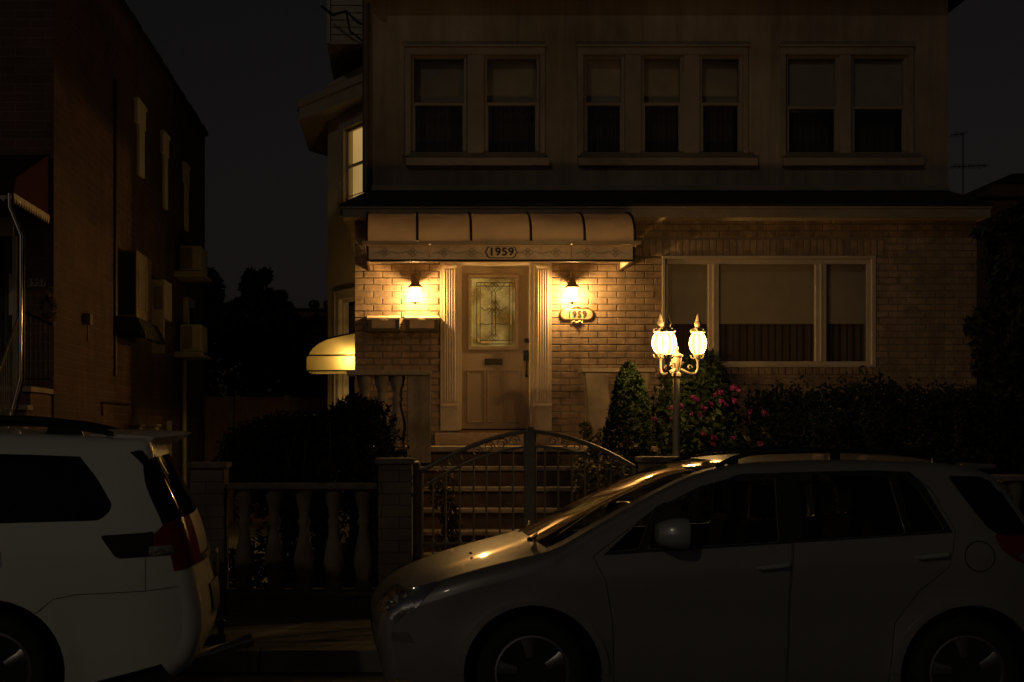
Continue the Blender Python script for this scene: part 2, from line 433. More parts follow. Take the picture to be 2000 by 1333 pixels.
# individual bricks
bw, bh, j = .226, .081, .011
mb = MB()
def brick(x0, x1, z0, z1):
    for h in (pic, surround):
        if x1 <= h[0] or x0 >= h[1] or z1 <= h[2] or z0 >= h[3]: continue
        if x0 < h[0] and x1 > h[0] and x1 < h[1]: x1 = h[0]
        elif x1 > h[1] and x0 < h[1] and x0 > h[0]: x0 = h[1]
        elif z0 < h[3] < z1 and (h[3]-z0) < .05: z0 = h[3]
        elif z0 < h[2] < z1: z1 = h[2]
        elif z0 < h[3] < z1: z0 = h[3]
        else: return
    if x1-x0 < .03 or z1-z0 < .02: return
    t = random.uniform(-.0025, .0025)
    a,b,c,d = x0,x1,z0,z1; e = random.uniform(0,.0015)
    y0 = YF+t; y1 = YF+.013; f = .004
    vs = [(a+f,y0,c+f),(b-f,y0+e,c+f),(b-f,y0,d-f),(a+f,y0+e,d-f),(a,y0+.004,c),(b,y0+.004,c),(b,y0+.004,d),(a,y0+.004,d),(a,y1,c),(b,y1,c),(b,y1,d),(a,y1,d)]
    mb.add(vs, [(0,1,2,3),(4,5,1,0),(5,6,2,1),(6,7,3,2),(7,4,0,3),(8,9,5,4),(9,10,6,5),(10,11,7,6),(11,8,4,7)])
SOL = (WX(1243,YF), WX(1727,YF), pic[3], WZ(468,YF))
row = 0; z = .12
while z < 4.30:
    x = HL-(bw/2 if row % 2 else 0)
    while x < HR:
        a, b = max(x, HL), min(x+bw-j, HR)
        if b-a > .02:
            if z+bh-j > SOL[2]+.01 and z < SOL[3]-.01 and b > SOL[0] and a < SOL[1]:
                if a < SOL[0]-.03: brick(a, SOL[0]-j, z, z+bh-j)
                elif b > SOL[1]+.03: brick(SOL[1]+j, b, z, z+bh-j)
            else: brick(a, b, z, z+bh-j)
        x += bw
    z += bh; row += 1
x = SOL[0]
while x < SOL[1]-.05:
    brick(x, x+.070, SOL[2]+.003, SOL[3]); x += .081
mb.build('brick_facing', M['brick'], house)
# upper storey
UL, UR = WX(722,YU), WX(1852,YU)
ups = []
def uz(py): return WZ(py,YU)
def ux(p): return WX(p,YU)
groups = [([(805,910),(948,1052)], (793,1072), 112, 298, 200), ([(1142,1218),(1255,1333),(1369,1449)], (1128,1477), 112, 298, 200), ([(1537,1638),(1665,1771)], (1527,1800), 112, 298, 207)]
holes = []
for gs, sill, t, b, m in groups:
    for a, c in gs: holes.append((ux(a-2), ux(c+2), uz(b+4), uz(t-6)))
mb = MB(); wall_pieces(mb, UL, UR, 4.2, 7.26, YU, YU+.25, holes)
mb.box(UL, UL+.25, YU+.25, 26, 4.2, 7.26); mb.box(UR-.25, UR, YU+.25, 26, 4.2, 7.26); mb.box(UL, UR, 26, 26.2, .12, 7.26)
mb.build('upper_wall', M['stucco'], house)
mb = MB(); mb.box(UL+.25, UR-.25, YU+1.0, YU+1.05, 4.5, 7.2); mb.box(HL+.25, HR-.25, YF+1.2, YF+1.25, .3, 4.2)
mb.box(UL+.25, UR-.25, YU+.25, YU+1.0, 4.70, 4.74); mb.box(UL+.25, UR-.25, YU+.25, YU+1.0, 6.9, 6.95)
mb.build('interior_wall', M['dark_room'], house)
gi = 0
for gs, sill, t, b, m in groups:
    gl, gr = gs[0][0], gs[-1][1]
    # casing round the group
    mb = MB(); y = YU-.03
    mb.box(ux(gl-14), ux(gr+12), y, YU, uz(t-4), uz(t-19))
    mb.box(ux(gl-16), ux(gr+14), y-.03, YU, uz(t-19), uz(t-23))
    mb.box(ux(gl-14), ux(gl-3), y, YU, uz(b+8), uz(t-4))
    mb.box(ux(gr+3), ux(gr+12), y, YU, uz(b+8), uz(t-4))
    for k in range(len(gs)-1): mb.box(ux(gs[k][1]+3), ux(gs[k+1][0]-3), y+.012, YU, uz(b+8), uz(t-4))
    mb.build('window_casing', M['trimup'], house, bevel=.004)
    mb = MB(); mb.box(ux(sill[0]), ux(sill[1]), YU-.09, YU, uz(326), uz(311)); mb.build('window_sill', M['trimup'], house, bevel=.005)
    mb = MB(); mb.prismx([(YU-.075,uz(310.5)),(YU,uz(310.5)),(YU,uz(299)),(YU-.03,uz(300))], ux(sill[0]+6), ux(sill[1]-8)); mb.build('sill_flashing', M['acgrill'], house)
    for k, (a, c) in enumerate(gs):
        a0, c0 = ux(a-2), ux(c+2); zt, zb, zm = uz(t-6), uz(b+4), uz(m+2)
        w = .035
        mb = MB(); y0 = YU+.03; y1 = YU+.075
        mb.box(a0, a0+w, y0, y1+.04, zb, zt); mb.box(c0-w, c0, y0, y1+.04, zb, zt); mb.box(a0+w, c0-w, y0, y1+.04, zt-w*1.2, zt); mb.box(a0+w, c0-w, y0, y1, zb, zb+w)
        mb.box(a0+w, c0-w, y0+.005, y1+.03, zm-.018, zm+.018)
        mb.box(a0+w, a0+w+.018, y0+.012, y1, zb+w, zm-.018); mb.box(c0-w-.018, c0-w, y0+.012, y1, zb+w, zm-.018)
        wf = mb.build('window', M['white'], house, bevel=.002)
        mb = MB(); mb.quad((a0+w,YU+.06,zb+w),(c0-w,YU+.06,zb+w),(c0-w,YU+.06,zm-.018),(a0+w,YU+.06,zm-.018))
        mb.quad((a0+w,YU+.09,zm+.018),(c0-w,YU+.09,zm+.018),(c0-w,YU+.09,zt-w),(a0+w,YU+.09,zt-w))
        mb.build('pane', M['glass'], wf)
        mb = MB(); n_ = 26
        pp_ = [(a0+.02+(c0-a0-.04)*q/n_, YU+.33+.02*math.sin(q*1.9+k+gi)+.01*math.sin(q*.7)) for q in range(n_+1)]
        for q in range(n_): mb.quad((pp_[q][0],pp_[q][1],zb-.1),(pp_[q+1][0],pp_[q+1][1],zb-.1),(pp_[q+1][0],pp_[q+1][1],zt),(pp_[q][0],pp_[q][1],zt))
        mb.build('curtain', M['sheer'], wf, smooth=True)
        mb = MB(); zs = zm+(-.02 if gi == 2 else random.choice((.03,.05,.06,.08)))
        if gi == 2: mb.box(a0+.01, c0-.01, YU+.125, YU+.13, zs, zt-.01)
        else: mb.box(a0+.02, c0-.02, YU+.20, YU+.205, zs, zt-.01)
        mb.box(a0+.02, c0-.02, YU+.12+(0 if gi==2 else .07), YU+.14+(0 if gi==2 else .07), zs-.02, zs)
        mb.build('blind', M['shade'], wf)
    gi += 1
# band mould above pent roof
mb = MB(); mb.box(UL+.02, UR, YU-.035, YU, uz(371), uz(363)); mb.box(UL+.02, UR, YU-.05, YU, uz(374), uz(371)); mb.build('band_moulding', M['trimup'], house, bevel=.004)
# pent roof
zt = uz(375); YE = 15.72
ze = WZ(402,YE); xl, xr = WX(666,YE), WX(1937,YE)
mb = MB()
n = 9
for k in range(n):   # courses of shingles
    a = k/n; b = (k+1)/n
    ya, yb = YE-.04+(YU-YE+.04)*a, YE-.04+(YU-YE+.04)*b; za, zb = ze+(zt-ze)*a, ze+(zt-ze)*b
    la, lb = xl+(UL-xl)*a*1.0, xl+(UL-xl)*b
    ra, rb = xr+(UR-xr)*a, xr+(UR-xr)*b
    mb.add([(la-.02,ya,za+.014),(ra+.02,ya,za+.014),(rb+.02,yb,zb+.008),(lb-.02,yb,zb+.008),(la-.02,ya,za-.004),(ra+.02,ya,za-.004)], [(0,1,2,3),(4,5,1,0)])
    # left hip slope
    mb.add([(la-.02,ya,za+.014),(lb-.02,yb,zb+.008),(lb-.02,19,zb+.008),(la-.02,19,za+.014)], [(0,1,2,3)])
    mb.add([(ra+.02,ya,za+.014),(rb+.02,yb,zb+.008),(rb+.02,19,zb+.008),(ra+.02,19,za+.014)], [(0,1,2,3)])
mb.build('lower_roof', M['shingle'], house)
mb = MB(); zf = WZ(425,YE)
mb.box(xl+.02, xr-.01, YE, YE+.03, zf, ze-.004); mb.box(xl+.02, xl+.05, YE+.03, 19, zf, ze-.004); mb.box(xr-.04, xr-.01, YE+.03, 19, zf, ze-.004)
mb.box(xl+.0, xr, YE-.02, YE, ze-.035, ze-.006)
mb.build('fascia', M['trimup'], house, bevel=.003)
mb = MB(); mb.box(xl+.05, xr-.04, YE+.03, YF, zf+.012, zf+.03); mb.box(xl+.05, HL, YF, 19, zf+.012, zf+.03)
mb.build('soffit', M['trim'], house)
# main roof
mb = MB(); mb.box(UL-.05, UR+.28, YU-.42, 26.4, 7.27, 7.40)
mb.add([(UL-.07,YU-.46,7.40),(UR+.32,YU-.46,7.40),(UR+.32,26.5,7.40),(UL-.07,26.5,7.40),(UL-.07,18.9,7.4),(UL+2.5,21.5,9.6),(UR-2.5,21.5,9.6)],
       [(0,1,6,5),(1,2,6),(2,3,5,6),(3,4,5),(4,0,5)])
mb.build('roof', M['shingle'], house)
mb = MB(); mb.box(UL-.04, UR+.26, YU-.40, YU, 7.245, 7.268); mb.box(UL-.05, UL, YU-.42, 18.2, 7.16, 7.268)
mb.build('eave_soffit', M['trim'], house)
mb = MB(); xa_, xb_, ya_ = WX(641,18.3), UL-.001, 18.3
mb.box(xa_+.03, xb_, ya_+.02, 21.5, 7.10, 8.2); z = 7.11
while z < 8.1: mb.box(xa_+.04, xb_, ya_, ya_+.02, z, z+.088); z += .10
mb.box(xa_-.02, xa_+.03, ya_-.02, 21.5, 7.085, 8.2); mb.box(xa_+.03, xb_, ya_-.03, ya_, 7.065, 7.10)
mb.build('side_gable', M['trim'], house, bevel=.003)
mb = MB(); mb.quad((xa_-.1,ya_-.08,8.2),(xb_,ya_-.08,8.2),(xb_,21.6,8.2),(xa_-.1,21.6,8.2)); mb.quad((xa_-.1,ya_-.08,8.2),(xb_,ya_-.08,8.75),(xb_,21.6,8.75),(xa_-.1,21.6,8.2)); mb.build('side_gable_roof', M['shingle'], house)
# corner down pipe + cable
mb = MB(); mb.tube([(UL-.045,YU-.06,7.2),(UL-.045,YU-.06,uz(376))], .045, 10); mb.build('downpipe', M['trimdark'], house, smooth=True)
mb = MB(); mb.tube([P(628,12,18.0),P(650,30,18.0),P(676,22,17.6),P(700,45,17.2),P(716,50,16.9)], .018, 6)
mb.tube([P(676,22,17.6),P(684,62,17.3),P(708,80,16.95),P(716,84,16.9)], .014, 6)
mb.build('cable', M['blackpaint'], house, smooth=True)
# picture window
pw = pic
mb = MB()
o = .05
mb.box(pw[0], pw[0]+.035, YF-.02, YF+.12, pw[2], pw[3]); mb.box(pw[1]-.05, pw[1], YF-.02, YF+.12, pw[2], pw[3]); mb.box(pw[0]+.035, pw[1]-.05, YF-.02, YF+.12, pw[3]-.035, pw[3]); mb.box(pw[0]+.035, pw[1]-.05, YF-.03, YF+.12, pw[2], pw[2]+.03)
mb.box(WX(1303,YF), WX(1704,YF), YF+.015, YF+.1, WZ(516,YF), pw[3]-.036)
mb.box(WX(1303,YF), WX(1704,YF), YF+.015, YF+.1, pw[2]+.031, WZ(706,YF))
for a, b in ((1301,1306),(1384,1405),(1594,1615),(1694,1706)): mb.box(WX(a,YF), WX(b,YF), YF+.017, YF+.1, WZ(706,YF), WZ(516,YF))
for a in (1394.5,1604.5): mb.box(WX(a-1.8,YF), WX(a+1.8,YF), YF+.0, YF+.017, WZ(706,YF), WZ(516,YF))
pwin = mb.build('picture_window', M['trim'], house, bevel=.003)
mb = MB()
for a, b in ((1306,1384),(1405,1594),(1615,1694)):
    mb.quad((WX(a,YF),YF+.07,WZ(706,YF)),(WX(b,YF),YF+.07,WZ(706,YF)),(WX(b,YF),YF+.07,WZ(516,YF)),(WX(a,YF),YF+.07,WZ(516,YF)))
mb.build('pane', M['glass'], pwin)
mb = MB(); mb.box(WX(1300,YF), WX(1705,YF), YF+.16, YF+.165, WZ(631,YF), WZ(505,YF)); mb.build('blind', M['shade'], pwin)
mb = MB(); pts = []
x = WX(1300,YF); k = 0
while x < WX(1705,YF):
    pts.append((x, YF+.24+.03*math.sin(k*1.3)+.008*math.sin(k*3.1))); x += .018; k += 1
for i in range(len(pts)-1): mb.quad((pts[i][0],pts[i][1],WZ(712,YF)),(pts[i+1][0],pts[i+1][1],WZ(712,YF)),(pts[i+1][0],pts[i+1][1],WZ(560,YF)),(pts[i][0],pts[i][1],WZ(560,YF)))
mb.build('curtain', M['curtain'], pwin, smooth=True)
# sill course of brick under it
mb = MB(); x = pw[0]-.05
while x < pw[1]+.03: mb.box(x, x+.07, YF-.025, YF+.012, pw[2]-.085, pw[2]-.003); x += .081
mb.build('brick_sill', M['brick'], house, bevel=.004)

# door surround
def fx(p): return WX(p,YF)
def fz(p): return WZ(p,YF)
for (a, b, ia, ib) in ((860,895,866,890),(1042,1077,1048,1071)):
    mb = MB(); a, b, ia, ib = fx(a), fx(b), fx(ia), fx(ib)
    mb.box(a, b, YF-.03, YF+.012, fz(842), fz(512))
    mb.box(ia-.012, ib+.012, YF-.048, YF-.03, fz(523), fz(519))
    n = 5; w = (ib-ia)
    mb.box(ia, ib, YF-.037, YF-.03, fz(786), fz(523))
    for k in range(n):
        c = ia+w*(k+.5)/n; mb.tube([(c,YF-.037,fz(784)),(c,YF-.037,fz(528))], w/n*.30, 8)
    mb.box(a+.004, b-.004, YF-.052, YF-.03, fz(797), fz(790)); mb.box(a-.003, b+.003, YF-.064, YF-.03, fz(794), fz(791))
    mb.build('pilaster', M['trim'], house, bevel=.002)
mb = MB(); mb.box(fx(856), fx(1081), YF-.045, YF, fz(512), fz(500))
mb.box(fx(895), fx(901), YF-.015, YF+.2, fz(842), fz(518)); mb.box(fx(1035), fx(1042), YF-.015, YF+.2, fz(842), fz(518)); mb.box(fx(895), fx(1042), YF-.015, YF+.2, fz(518.3), fz(512))
mb.build('door_frame', M['trim'], house, bevel=.003)
YD = YF+.14
def dx(p): return WX(p,YD)
def dz(p): return WZ(p,YD)
dr = MB()
DL, DRt = fx(901), fx(1035)
gl = (dx(921), dx(1006), dz(677), dz(544))
wall_pieces(dr, DL, DRt, dz(838), fz(518), YD, YD+.05, [gl])
# raised mouldings of the lower panels and glass frame
def rim(m, x0,x1,z0,z1,y,w,d):
    m.box(x0,x1,y-d,y,z1-w,z1); m.box(x0,x1,y-d,y,z0,z0+w); m.box(x0,x0+w,y-d,y,z0+w,z1-w); m.box(x1-w,x1,y-d,y,z0+w,z1-w)
rim(dr, dx(914), dx(1013), dz(684), dz(537), YD, .035, .022)
rim(dr, dx(912), dx(948), dz(826), dz(722), YD, .018, .012); rim(dr, dx(983), dx(1015), dz(826), dz(722), YD, .018, .012)
rim(dr, dx(951), dx(980), dz(826), dz(722), YD, .018, .012)
door = dr.build('door', M['door'], house, bevel=.003); door['label'] = 'beige front door with a decorative glass panel and mail slot'
mb = MB(); mb.quad((gl[0],YD+.02,gl[2]),(gl[1],YD+.02,gl[2]),(gl[1],YD+.02,gl[3]),(gl[0],YD+.02,gl[3])); mb.build('door_glass', M['dglass'], door)
mb = MB(); r = .0045; y = YD+.012
def ln(pts, rr=r): mb.tube([(dx(a),y,dz(b)) for a,b in pts], rr, 6)
for a in (931,938,1000-5,1000+2): ln([(a,552),(a,670)])
ln([(931,552),(1002,552)]); ln([(931,672),(1002,672)]); ln([(931,665),(1002,665)]); ln([(931,559),(1002,559)])
for cy, h in ((562,9),(600,13),(612,11),(660,7)):
    for ddx in (-3,3): ln([(965+ddx,cy-h),(965+ddx+8,cy),(965+ddx,cy+h),(965+ddx-8,cy),(965+ddx,cy-h)])
ln([(961,570),(961,655)]); ln([(968,570),(968,655)])
for a in (938,968): ln([(a,600),(a+10,607),(a+23,600)]); ln([(a,632),(a+12,634),(a+26,632)])
ln([(955,568),(945,553)]); ln([(975,568),(986,553)])
mb.build('leading', M['came'], door, smooth=True)
bevg = mat('bevelled_glass', (.9,.72,.38), .2, bump=0, metal=.3)
for x0, x1, z0, z1 in ((932.5,936.5,634,615),(964,967,640,618),(996,999.5,634,615),(933,937,668,662),(939,958,671,667)):
    mb = MB(); mb.box(dx(x0),dx(x1),YD+.006,YD+.016,dz(z0),dz(z1)); mb.build('bevelled_glass', bevg, door)
mb = MB(); mb.box(dx(947),dx(981),YD-.012,YD,dz(713),dz(701)); mb.box(dx(950),dx(978),YD-.018,YD-.012,dz(711),dz(703)); mb.build('mail_slot', M['black'], door, bevel=.003)
mb = MB(); c = (dx(1028),YD,dz(665)); mb.lathe([(.028,-.012),(.028,0)], (c[0],c[1],c[2]), 16, 'y'); mb.lathe([(.001,-.06),(.018,-.055),(.024,-.03),(.012,-.012)], c, 16, 'y')
mb.box(dx(1022),dx(1033),YD-.012,YD,dz(705),dz(685)); mb.tube([(dx(1028),YD-.01,dz(690)),(dx(1028),YD-.06,dz(694)),(dx(1028),YD-.065,dz(715)),(dx(1028),YD-.05,dz(730)),(dx(1028),YD-.008,dz(734))], .011, 8); mb.lathe([(.02,-.01),(.02,0)], (dx(1028),YD,dz(734)), 12,'y')
mb.build('door_handle', M['black'], door, smooth=True)
mb = MB(); mb.box(fx(893), fx(1044), YF-.05, YF+.2, fz(846), fz(840.5)); mb.build('threshold', M['brass'], house, bevel=.004)
# ---- side bay
A = (-.39,18.5); B = (-1.06,19.7); C2 = (-1.06,21.6); D2 = (-.39,22.7)
d = Vector((B[0]-A[0], B[1]-A[1])); Lb = d.length; d.normalize(); nrm = Vector((-d.y, d.x))
if nrm.x > 0: nrm = -nrm
fr = ((A[0],A[1],0), (d.x,d.y), (-nrm.x,-nrm.y))   # local x along face, local y inward
wu = (.12*Lb, .575*Lb, 5.00, 6.10); wl = (.12*Lb, .69*Lb, 1.95, 3.66)
mb = MB(fr); wall_pieces(mb, 0, Lb, .12, 6.9, 0, .12, [wu, wl]); mb.build('bay_wall', M['baypaint'], house)
mb = MB()
mb.box(B[0], B[0]+.12, B[1], C2[1], .12, 6.9); mb.box(-.392, -.378, YU+.2, A[1], 4.4, 6.9)
mb.quad((C2[0],C2[1],.12),(D2[0],D2[1],.12),(D2[0],D2[1],6.9),(C2[0],C2[1],6.9)); mb.build('bay_side_wall', M['baypaint'], house)
def bay_window(w, lit, name):
    m1 = MB(fr); x0,x1,z0,z1 = w; f = .11
    rim(m1, x0-f, x1+f, z0-f, z1+f, 0, f-.004, .035)
    rim(m1, x0-f*1.25, x1+f*1.25, z0-f*1.25, z1+f*1.25, 0, .03, .05)
    rim(m1, x0, x1, z0, z1, .07, .04, .045)
    zm = (z0+z1)/2 if not lit else 5.56
    m1.box(x0, x1, .03, .065, zm-.02, zm+.02)
    fo = m1.build('window', M['trim'], house, bevel=.003)
    m1 = MB(fr); m1.quad((x0+.03,.05,z0+.03),(x1-.03,.05,z0+.03),(x1-.03,.05,z1-.03),(x0+.03,.05,z1-.03)); m1.build('pane', M['glass'], fo)
    m1 = MB(fr); m1.box(x0-.1, x1+.1, .16, .17, z0-.1, z1+.1)
    m1.build('blind', name, fo)
    if lit:
        m1 = MB(fr); m1.box(x0+.03,x1-.03,.045,.06,z0+.13,z0+.14); m1.build('sash_bar', M['trimdark'], fo)
lit = emit('lit_blind', (1.0,.62,.20), .25); nt = lit.node_tree
nz = nd(nt,'ShaderNodeTexNoise',Scale=1.2,Detail=2.0); nt.links.new(pos(nt), nz.inputs['Vector']); mr = nd(nt,'ShaderNodeMapRange'); mr.inputs['To Min'].default_value=.3; mr.inputs['To Max'].default_value=.75
nt.links.new(nz.outputs['Fac'], mr.inputs['Value']); nt.links.new(mr.outputs[0], [n for n in nt.nodes if n.type=='EMISSION'][0].inputs['Strength'])
bay_window(wu, True, lit); bay_window(wl, False, M['dark_room'])
# bay roof
E = [(-.40,18.05),(-1.48,19.65),(-1.48,21.8),(-.40,23.4)]; I = [(-.40,18.7),(-.40,19.9),(-.40,21.4),(-.40,22.4)]
mb = MB()
for k in range(3):
    a, b = E[k], E[k+1]; c, dd = I[k+1 if k<2 else 2], I[k]
    mb.quad((a[0]-.03,a[1]-.03,6.64),(b[0]-.03,b[1],6.64),(I[k+1][0],I[k+1][1],7.02),(I[k][0],I[k][1],7.02 if k else 6.9))
mb.build('bay_roof', M['shingle'], house)
mb = MB()
for k in range(3):
    a, b = E[k], E[k+1]
    mb.quad((a[0],a[1],6.35),(b[0],b[1],6.35),(b[0],b[1],6.635),(a[0],a[1],6.635))
    e1 = Vector((b[0]-a[0],b[1]-a[1])).normalized(); nn = Vector((e1.y*-1,e1.x)); nn = nn if nn.x<0 else -nn
    mb.quad((a[0]+nn.x*.03,a[1]+nn.y*.03,6.53),(b[0]+nn.x*.03,b[1]+nn.y*.03,6.53),(b[0]+nn.x*.03,b[1]+nn.y*.03,6.64),(a[0]+nn.x*.03,a[1]+nn.y*.03,6.64))
    mb.quad((a[0]+nn.x*.03,a[1]+nn.y*.03,6.53),(b[0]+nn.x*.03,b[1]+nn.y*.03,6.53),(b[0],b[1],6.52),(a[0],a[1],6.52))
mb.add([(*E[0],6.352),(*E[1],6.352),(*E[2],6.352),(*E[3],6.352),(-.38,23,6.352),(-.38,18.05,6.352)], [(0,1,2,3,4,5)])
mb.build('bay_eave', M['trim'], house)

# ================================================================ entry awning
YA = 15.12
aw = thing('entry_awning', 'arched five panel awning with black ribs and carved 1959 valance over the front door', 'awning', (1.15, 16, 3.7))
ax0, ax1 = WX(716,YA), WX(1240,YA)
zb = WZ(472,YA); zt = WZ(424,YF)
def aprof(t):   # t 0 at the wall .. 1 at the front edge
    a = t*math.pi/2
    return (YF-.0-(YF-YA)*math.sin(a)**.9, zb+(zt-zb)*math.cos(a)**.75)
N = 14
prof = [aprof(k/N) for k in range(N+1)]
ribs = [716, 815, 920, 1037, 1142, 1240]
rx = [WX(p,YA) for p in ribs]
for i in range(5):
    mb = MB(); a, b = rx[i], rx[i+1]; K = 6
    for k in range(N):
        for q in range(K):
            s0, s1 = q/K, (q+1)/K
            sag = lambda s: -.02*math.sin(math.pi*s)
            x0, x1 = a+(b-a)*s0, a+(b-a)*s1
            g0, g1 = math.sin(math.pi*k/N), math.sin(math.pi*(k+1)/N); mb.quad((x0,prof[k][0],prof[k][1]+sag(s0)*g0*.6),(x1,prof[k][0],prof[k][1]+sag(s1)*g0*.6),(x1,prof[k+1][0],prof[k+1][1]+sag(s1)*g1*.6),(x0,prof[k+1][0],prof[k+1][1]+sag(s0)*g1*.6))
    mb.build('canopy_panel', M['awning'], aw, smooth=True)
for a in rx:
    mb = MB(); mb.tube([(a,p[0]-.004,p[1]+.006) for p in prof], .015, 8); mb.build('rib', M['awnrib'], aw, smooth=True)
for xx in (ax0, ax1):
    mb = MB(); vs = [(xx,p[0],p[1]) for p in prof]+[(xx,YF,zb)]
    mb.add(vs, [tuple(range(len(vs)))]); mb.build('end_panel', M['awning'], aw)
mb = MB()
zl = WZ(478,YA-.02)
mb.box(ax0-.05, ax1+.06, YA-.07, YA-.01, zl, zl+.02); mb.box(ax0-.05, ax1+.06, YA-.075, YA-.06, zl+.02, zl+.034)
for xx in (ax0-.05, ax1+.02): mb.box(xx, xx+.03, YA-.01, YF-.002, zl, zl+.025)
mb.build('gutter', M['bronze'], aw, bevel=.003)
zv0 = WZ(507,YA)
seg = [(716,838),(839,1116),(1117,1240)]
for a, b in seg:
    mb = MB(); x0, x1 = WX(a,YA)+.004, WX(b,YA)-.004
    mb.box(x0, x1, YA, YA+.02, zv0, zl-.002)
    mb.box(x0, x1, YA-.012, YA, zl-.022, zl-.003)
    vp = mb.build('valance_panel', M['carved'], aw, bevel=.002)
    mb = MB()
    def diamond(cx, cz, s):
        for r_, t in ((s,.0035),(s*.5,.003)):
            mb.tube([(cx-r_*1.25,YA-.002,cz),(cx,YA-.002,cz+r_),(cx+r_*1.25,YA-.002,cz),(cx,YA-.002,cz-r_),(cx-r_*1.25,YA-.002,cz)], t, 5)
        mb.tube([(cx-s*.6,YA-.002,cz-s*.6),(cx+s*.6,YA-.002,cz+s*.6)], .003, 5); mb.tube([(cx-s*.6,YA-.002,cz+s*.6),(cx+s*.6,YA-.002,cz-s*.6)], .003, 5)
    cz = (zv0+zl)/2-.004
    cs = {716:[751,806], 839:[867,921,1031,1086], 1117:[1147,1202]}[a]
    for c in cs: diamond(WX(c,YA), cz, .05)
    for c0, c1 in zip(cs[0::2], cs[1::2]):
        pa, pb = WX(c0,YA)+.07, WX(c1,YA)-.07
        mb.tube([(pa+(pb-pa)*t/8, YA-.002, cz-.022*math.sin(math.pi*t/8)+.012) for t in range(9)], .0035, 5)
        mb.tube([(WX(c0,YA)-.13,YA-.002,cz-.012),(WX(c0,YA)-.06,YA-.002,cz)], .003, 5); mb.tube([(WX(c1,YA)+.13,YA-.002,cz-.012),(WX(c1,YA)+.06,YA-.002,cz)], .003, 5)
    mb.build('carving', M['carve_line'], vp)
mb = MB(); mb.box(ax0, ax1, YA-.004, YA+.03, zv0-.022, zv0-.002)
for xx in (ax0-.0, ax1-.025):
    mb.box(xx, xx+.025, YA+.03, YF-.002, zv0-.022, zv0-.002); mb.box(xx, xx+.025, YA-.006, YA+.02, zv0-.002, zl-.004)
mb.build('lower_frame', M['awnrib'], aw, bevel=.002)
mb = MB()
mb.box(ax0+.03, ax1-.03, YA+.022, YA+.03, zv0-.03, zv0+.03)
for xx in (ax0+.002, ax1-.012): mb.box(xx, xx+.01, YA+.03, YF-.002, zv0, zl)
mb.build('valance_back', M['carved'], aw)
cx = WX(979,YA); cz = (zv0+zl)/2-.002
mb = MB(); w, h = .175, .062
pts = [(-w,0),(-w+.02,h*.45),(-w+.02,h*.7),(-w+.05,h),(w-.05,h),(w-.02,h*.7),(w-.02,h*.45),(w,0),(w-.02,-h*.45),(w-.02,-h*.7),(w-.05,-h),(-w+.05,-h),(-w+.02,-h*.7),(-w+.02,-h*.45)]
mb.prism([(cx+a*1.08,cz+b*1.12) for a,b in pts], YA-.008, YA); mb.build('plate_border', M['trimdark'], aw)
mb = MB(); mb.prism([(cx+a*.98,cz+b*.97) for a,b in pts], YA-.014, YA-.008); npl = mb.build('number_plate', M['carved'], aw)
text_mesh('1959', .125, (cx, YA-.016, cz), M['ink'], npl, heavy=.005, sx=1.05, depth=.004)

# ================================================================ wall lanterns
def lantern(pxc, label):
    X = WX(pxc, 15.9); Y = 15.88; t = thing('wall_lantern', label, 'lantern', (X, YF, WZ(565,Y)), 'lanterns beside the front door')
    zc = lambda p: WZ(p,Y)
    mb = MB(); mb.lathe([(.0,-.03),(.035,-.025),(.05,-.01),(.05,0)], (X,YF-.004,zc(540)), 16, 'y')
    mb.tube([(X,YF-.02,zc(542)),(X,YF-.05,zc(532)),(X,Y+.05,zc(527)),(X,Y+.01,zc(529)),(X,Y,zc(538))], .009, 8)
    for s in (-1,1): mb.tube([(X+s*.012,YF-.02,zc(540)),(X+s*.05,YF-.06,zc(546)),(X+s*.04,Y+.03,zc(556))], .006, 6)
    mb.build('bracket', M['lantmetal'], t, smooth=True)
    mb = MB(); mb.lathe([(.008,.15),(.014,.135),(.012,.12),(.03,.09),(.055,.035),(.092,.0),(.095,-.008),(.085,-.006),(.0,.02)], (X,Y,zc(561)), 20); mb.build('cap', M['lantmetal'], t, smooth=True)
    mb = MB()
    mb.lathe([(.022,.008),(.026,.0),(.012,-.015),(0.0,-.028)], (X,Y,zc(591)), 12); mb.tube([(X+.057*math.cos(k*math.pi/8),Y+.057*math.sin(k*math.pi/8),zc(591)) for k in range(17)], .004, 5)
    for k in range(3): mb.tube([(X-.055*math.cos(k*math.pi/3),Y-.055*math.sin(k*math.pi/3),zc(591)),(X+.055*math.cos(k*math.pi/3),Y+.055*math.sin(k*math.pi/3),zc(591))], .003, 4)
    for k in range(6):
        a = k*math.pi/3+.3; mb.tube([(X+.066*math.cos(a),Y+.066*math.sin(a),zc(561)),(X+.073*math.cos(a),Y+.073*math.sin(a),zc(572)),(X+.058*math.cos(a),Y+.058*math.sin(a),zc(590))], .0035, 5)
    mb.build('cage', M['lantmetal'], t, smooth=True)
    mb = MB(); mb.lathe([(.060,zc(563)-zc(590)),(.068,zc(572)-zc(590)),(.066,zc(578)-zc(590)),(.055,.0)], (X,Y,zc(590)), 20); mb.build('glass', lampglass('lantern_glass', (1,.72,.30), 14), t, smooth=True)
    L = bpy.data.lights.new('bulb', 'POINT'); L.energy = LANT; L.color = WARM; L.shadow_soft_size = .028
    lo = bpy.data.objects.new('bulb', L); C.objects.link(lo); lo.parent = t; lo.location = Vector((X,Y,zc(576)))-t.location
LANT = 61; POST = 19; SIDE = 24
lantern(811, 'lit wall lantern left of the front door, above the mailboxes')
lantern(1117, 'lit wall lantern right of the front door, above the oval number plaque')

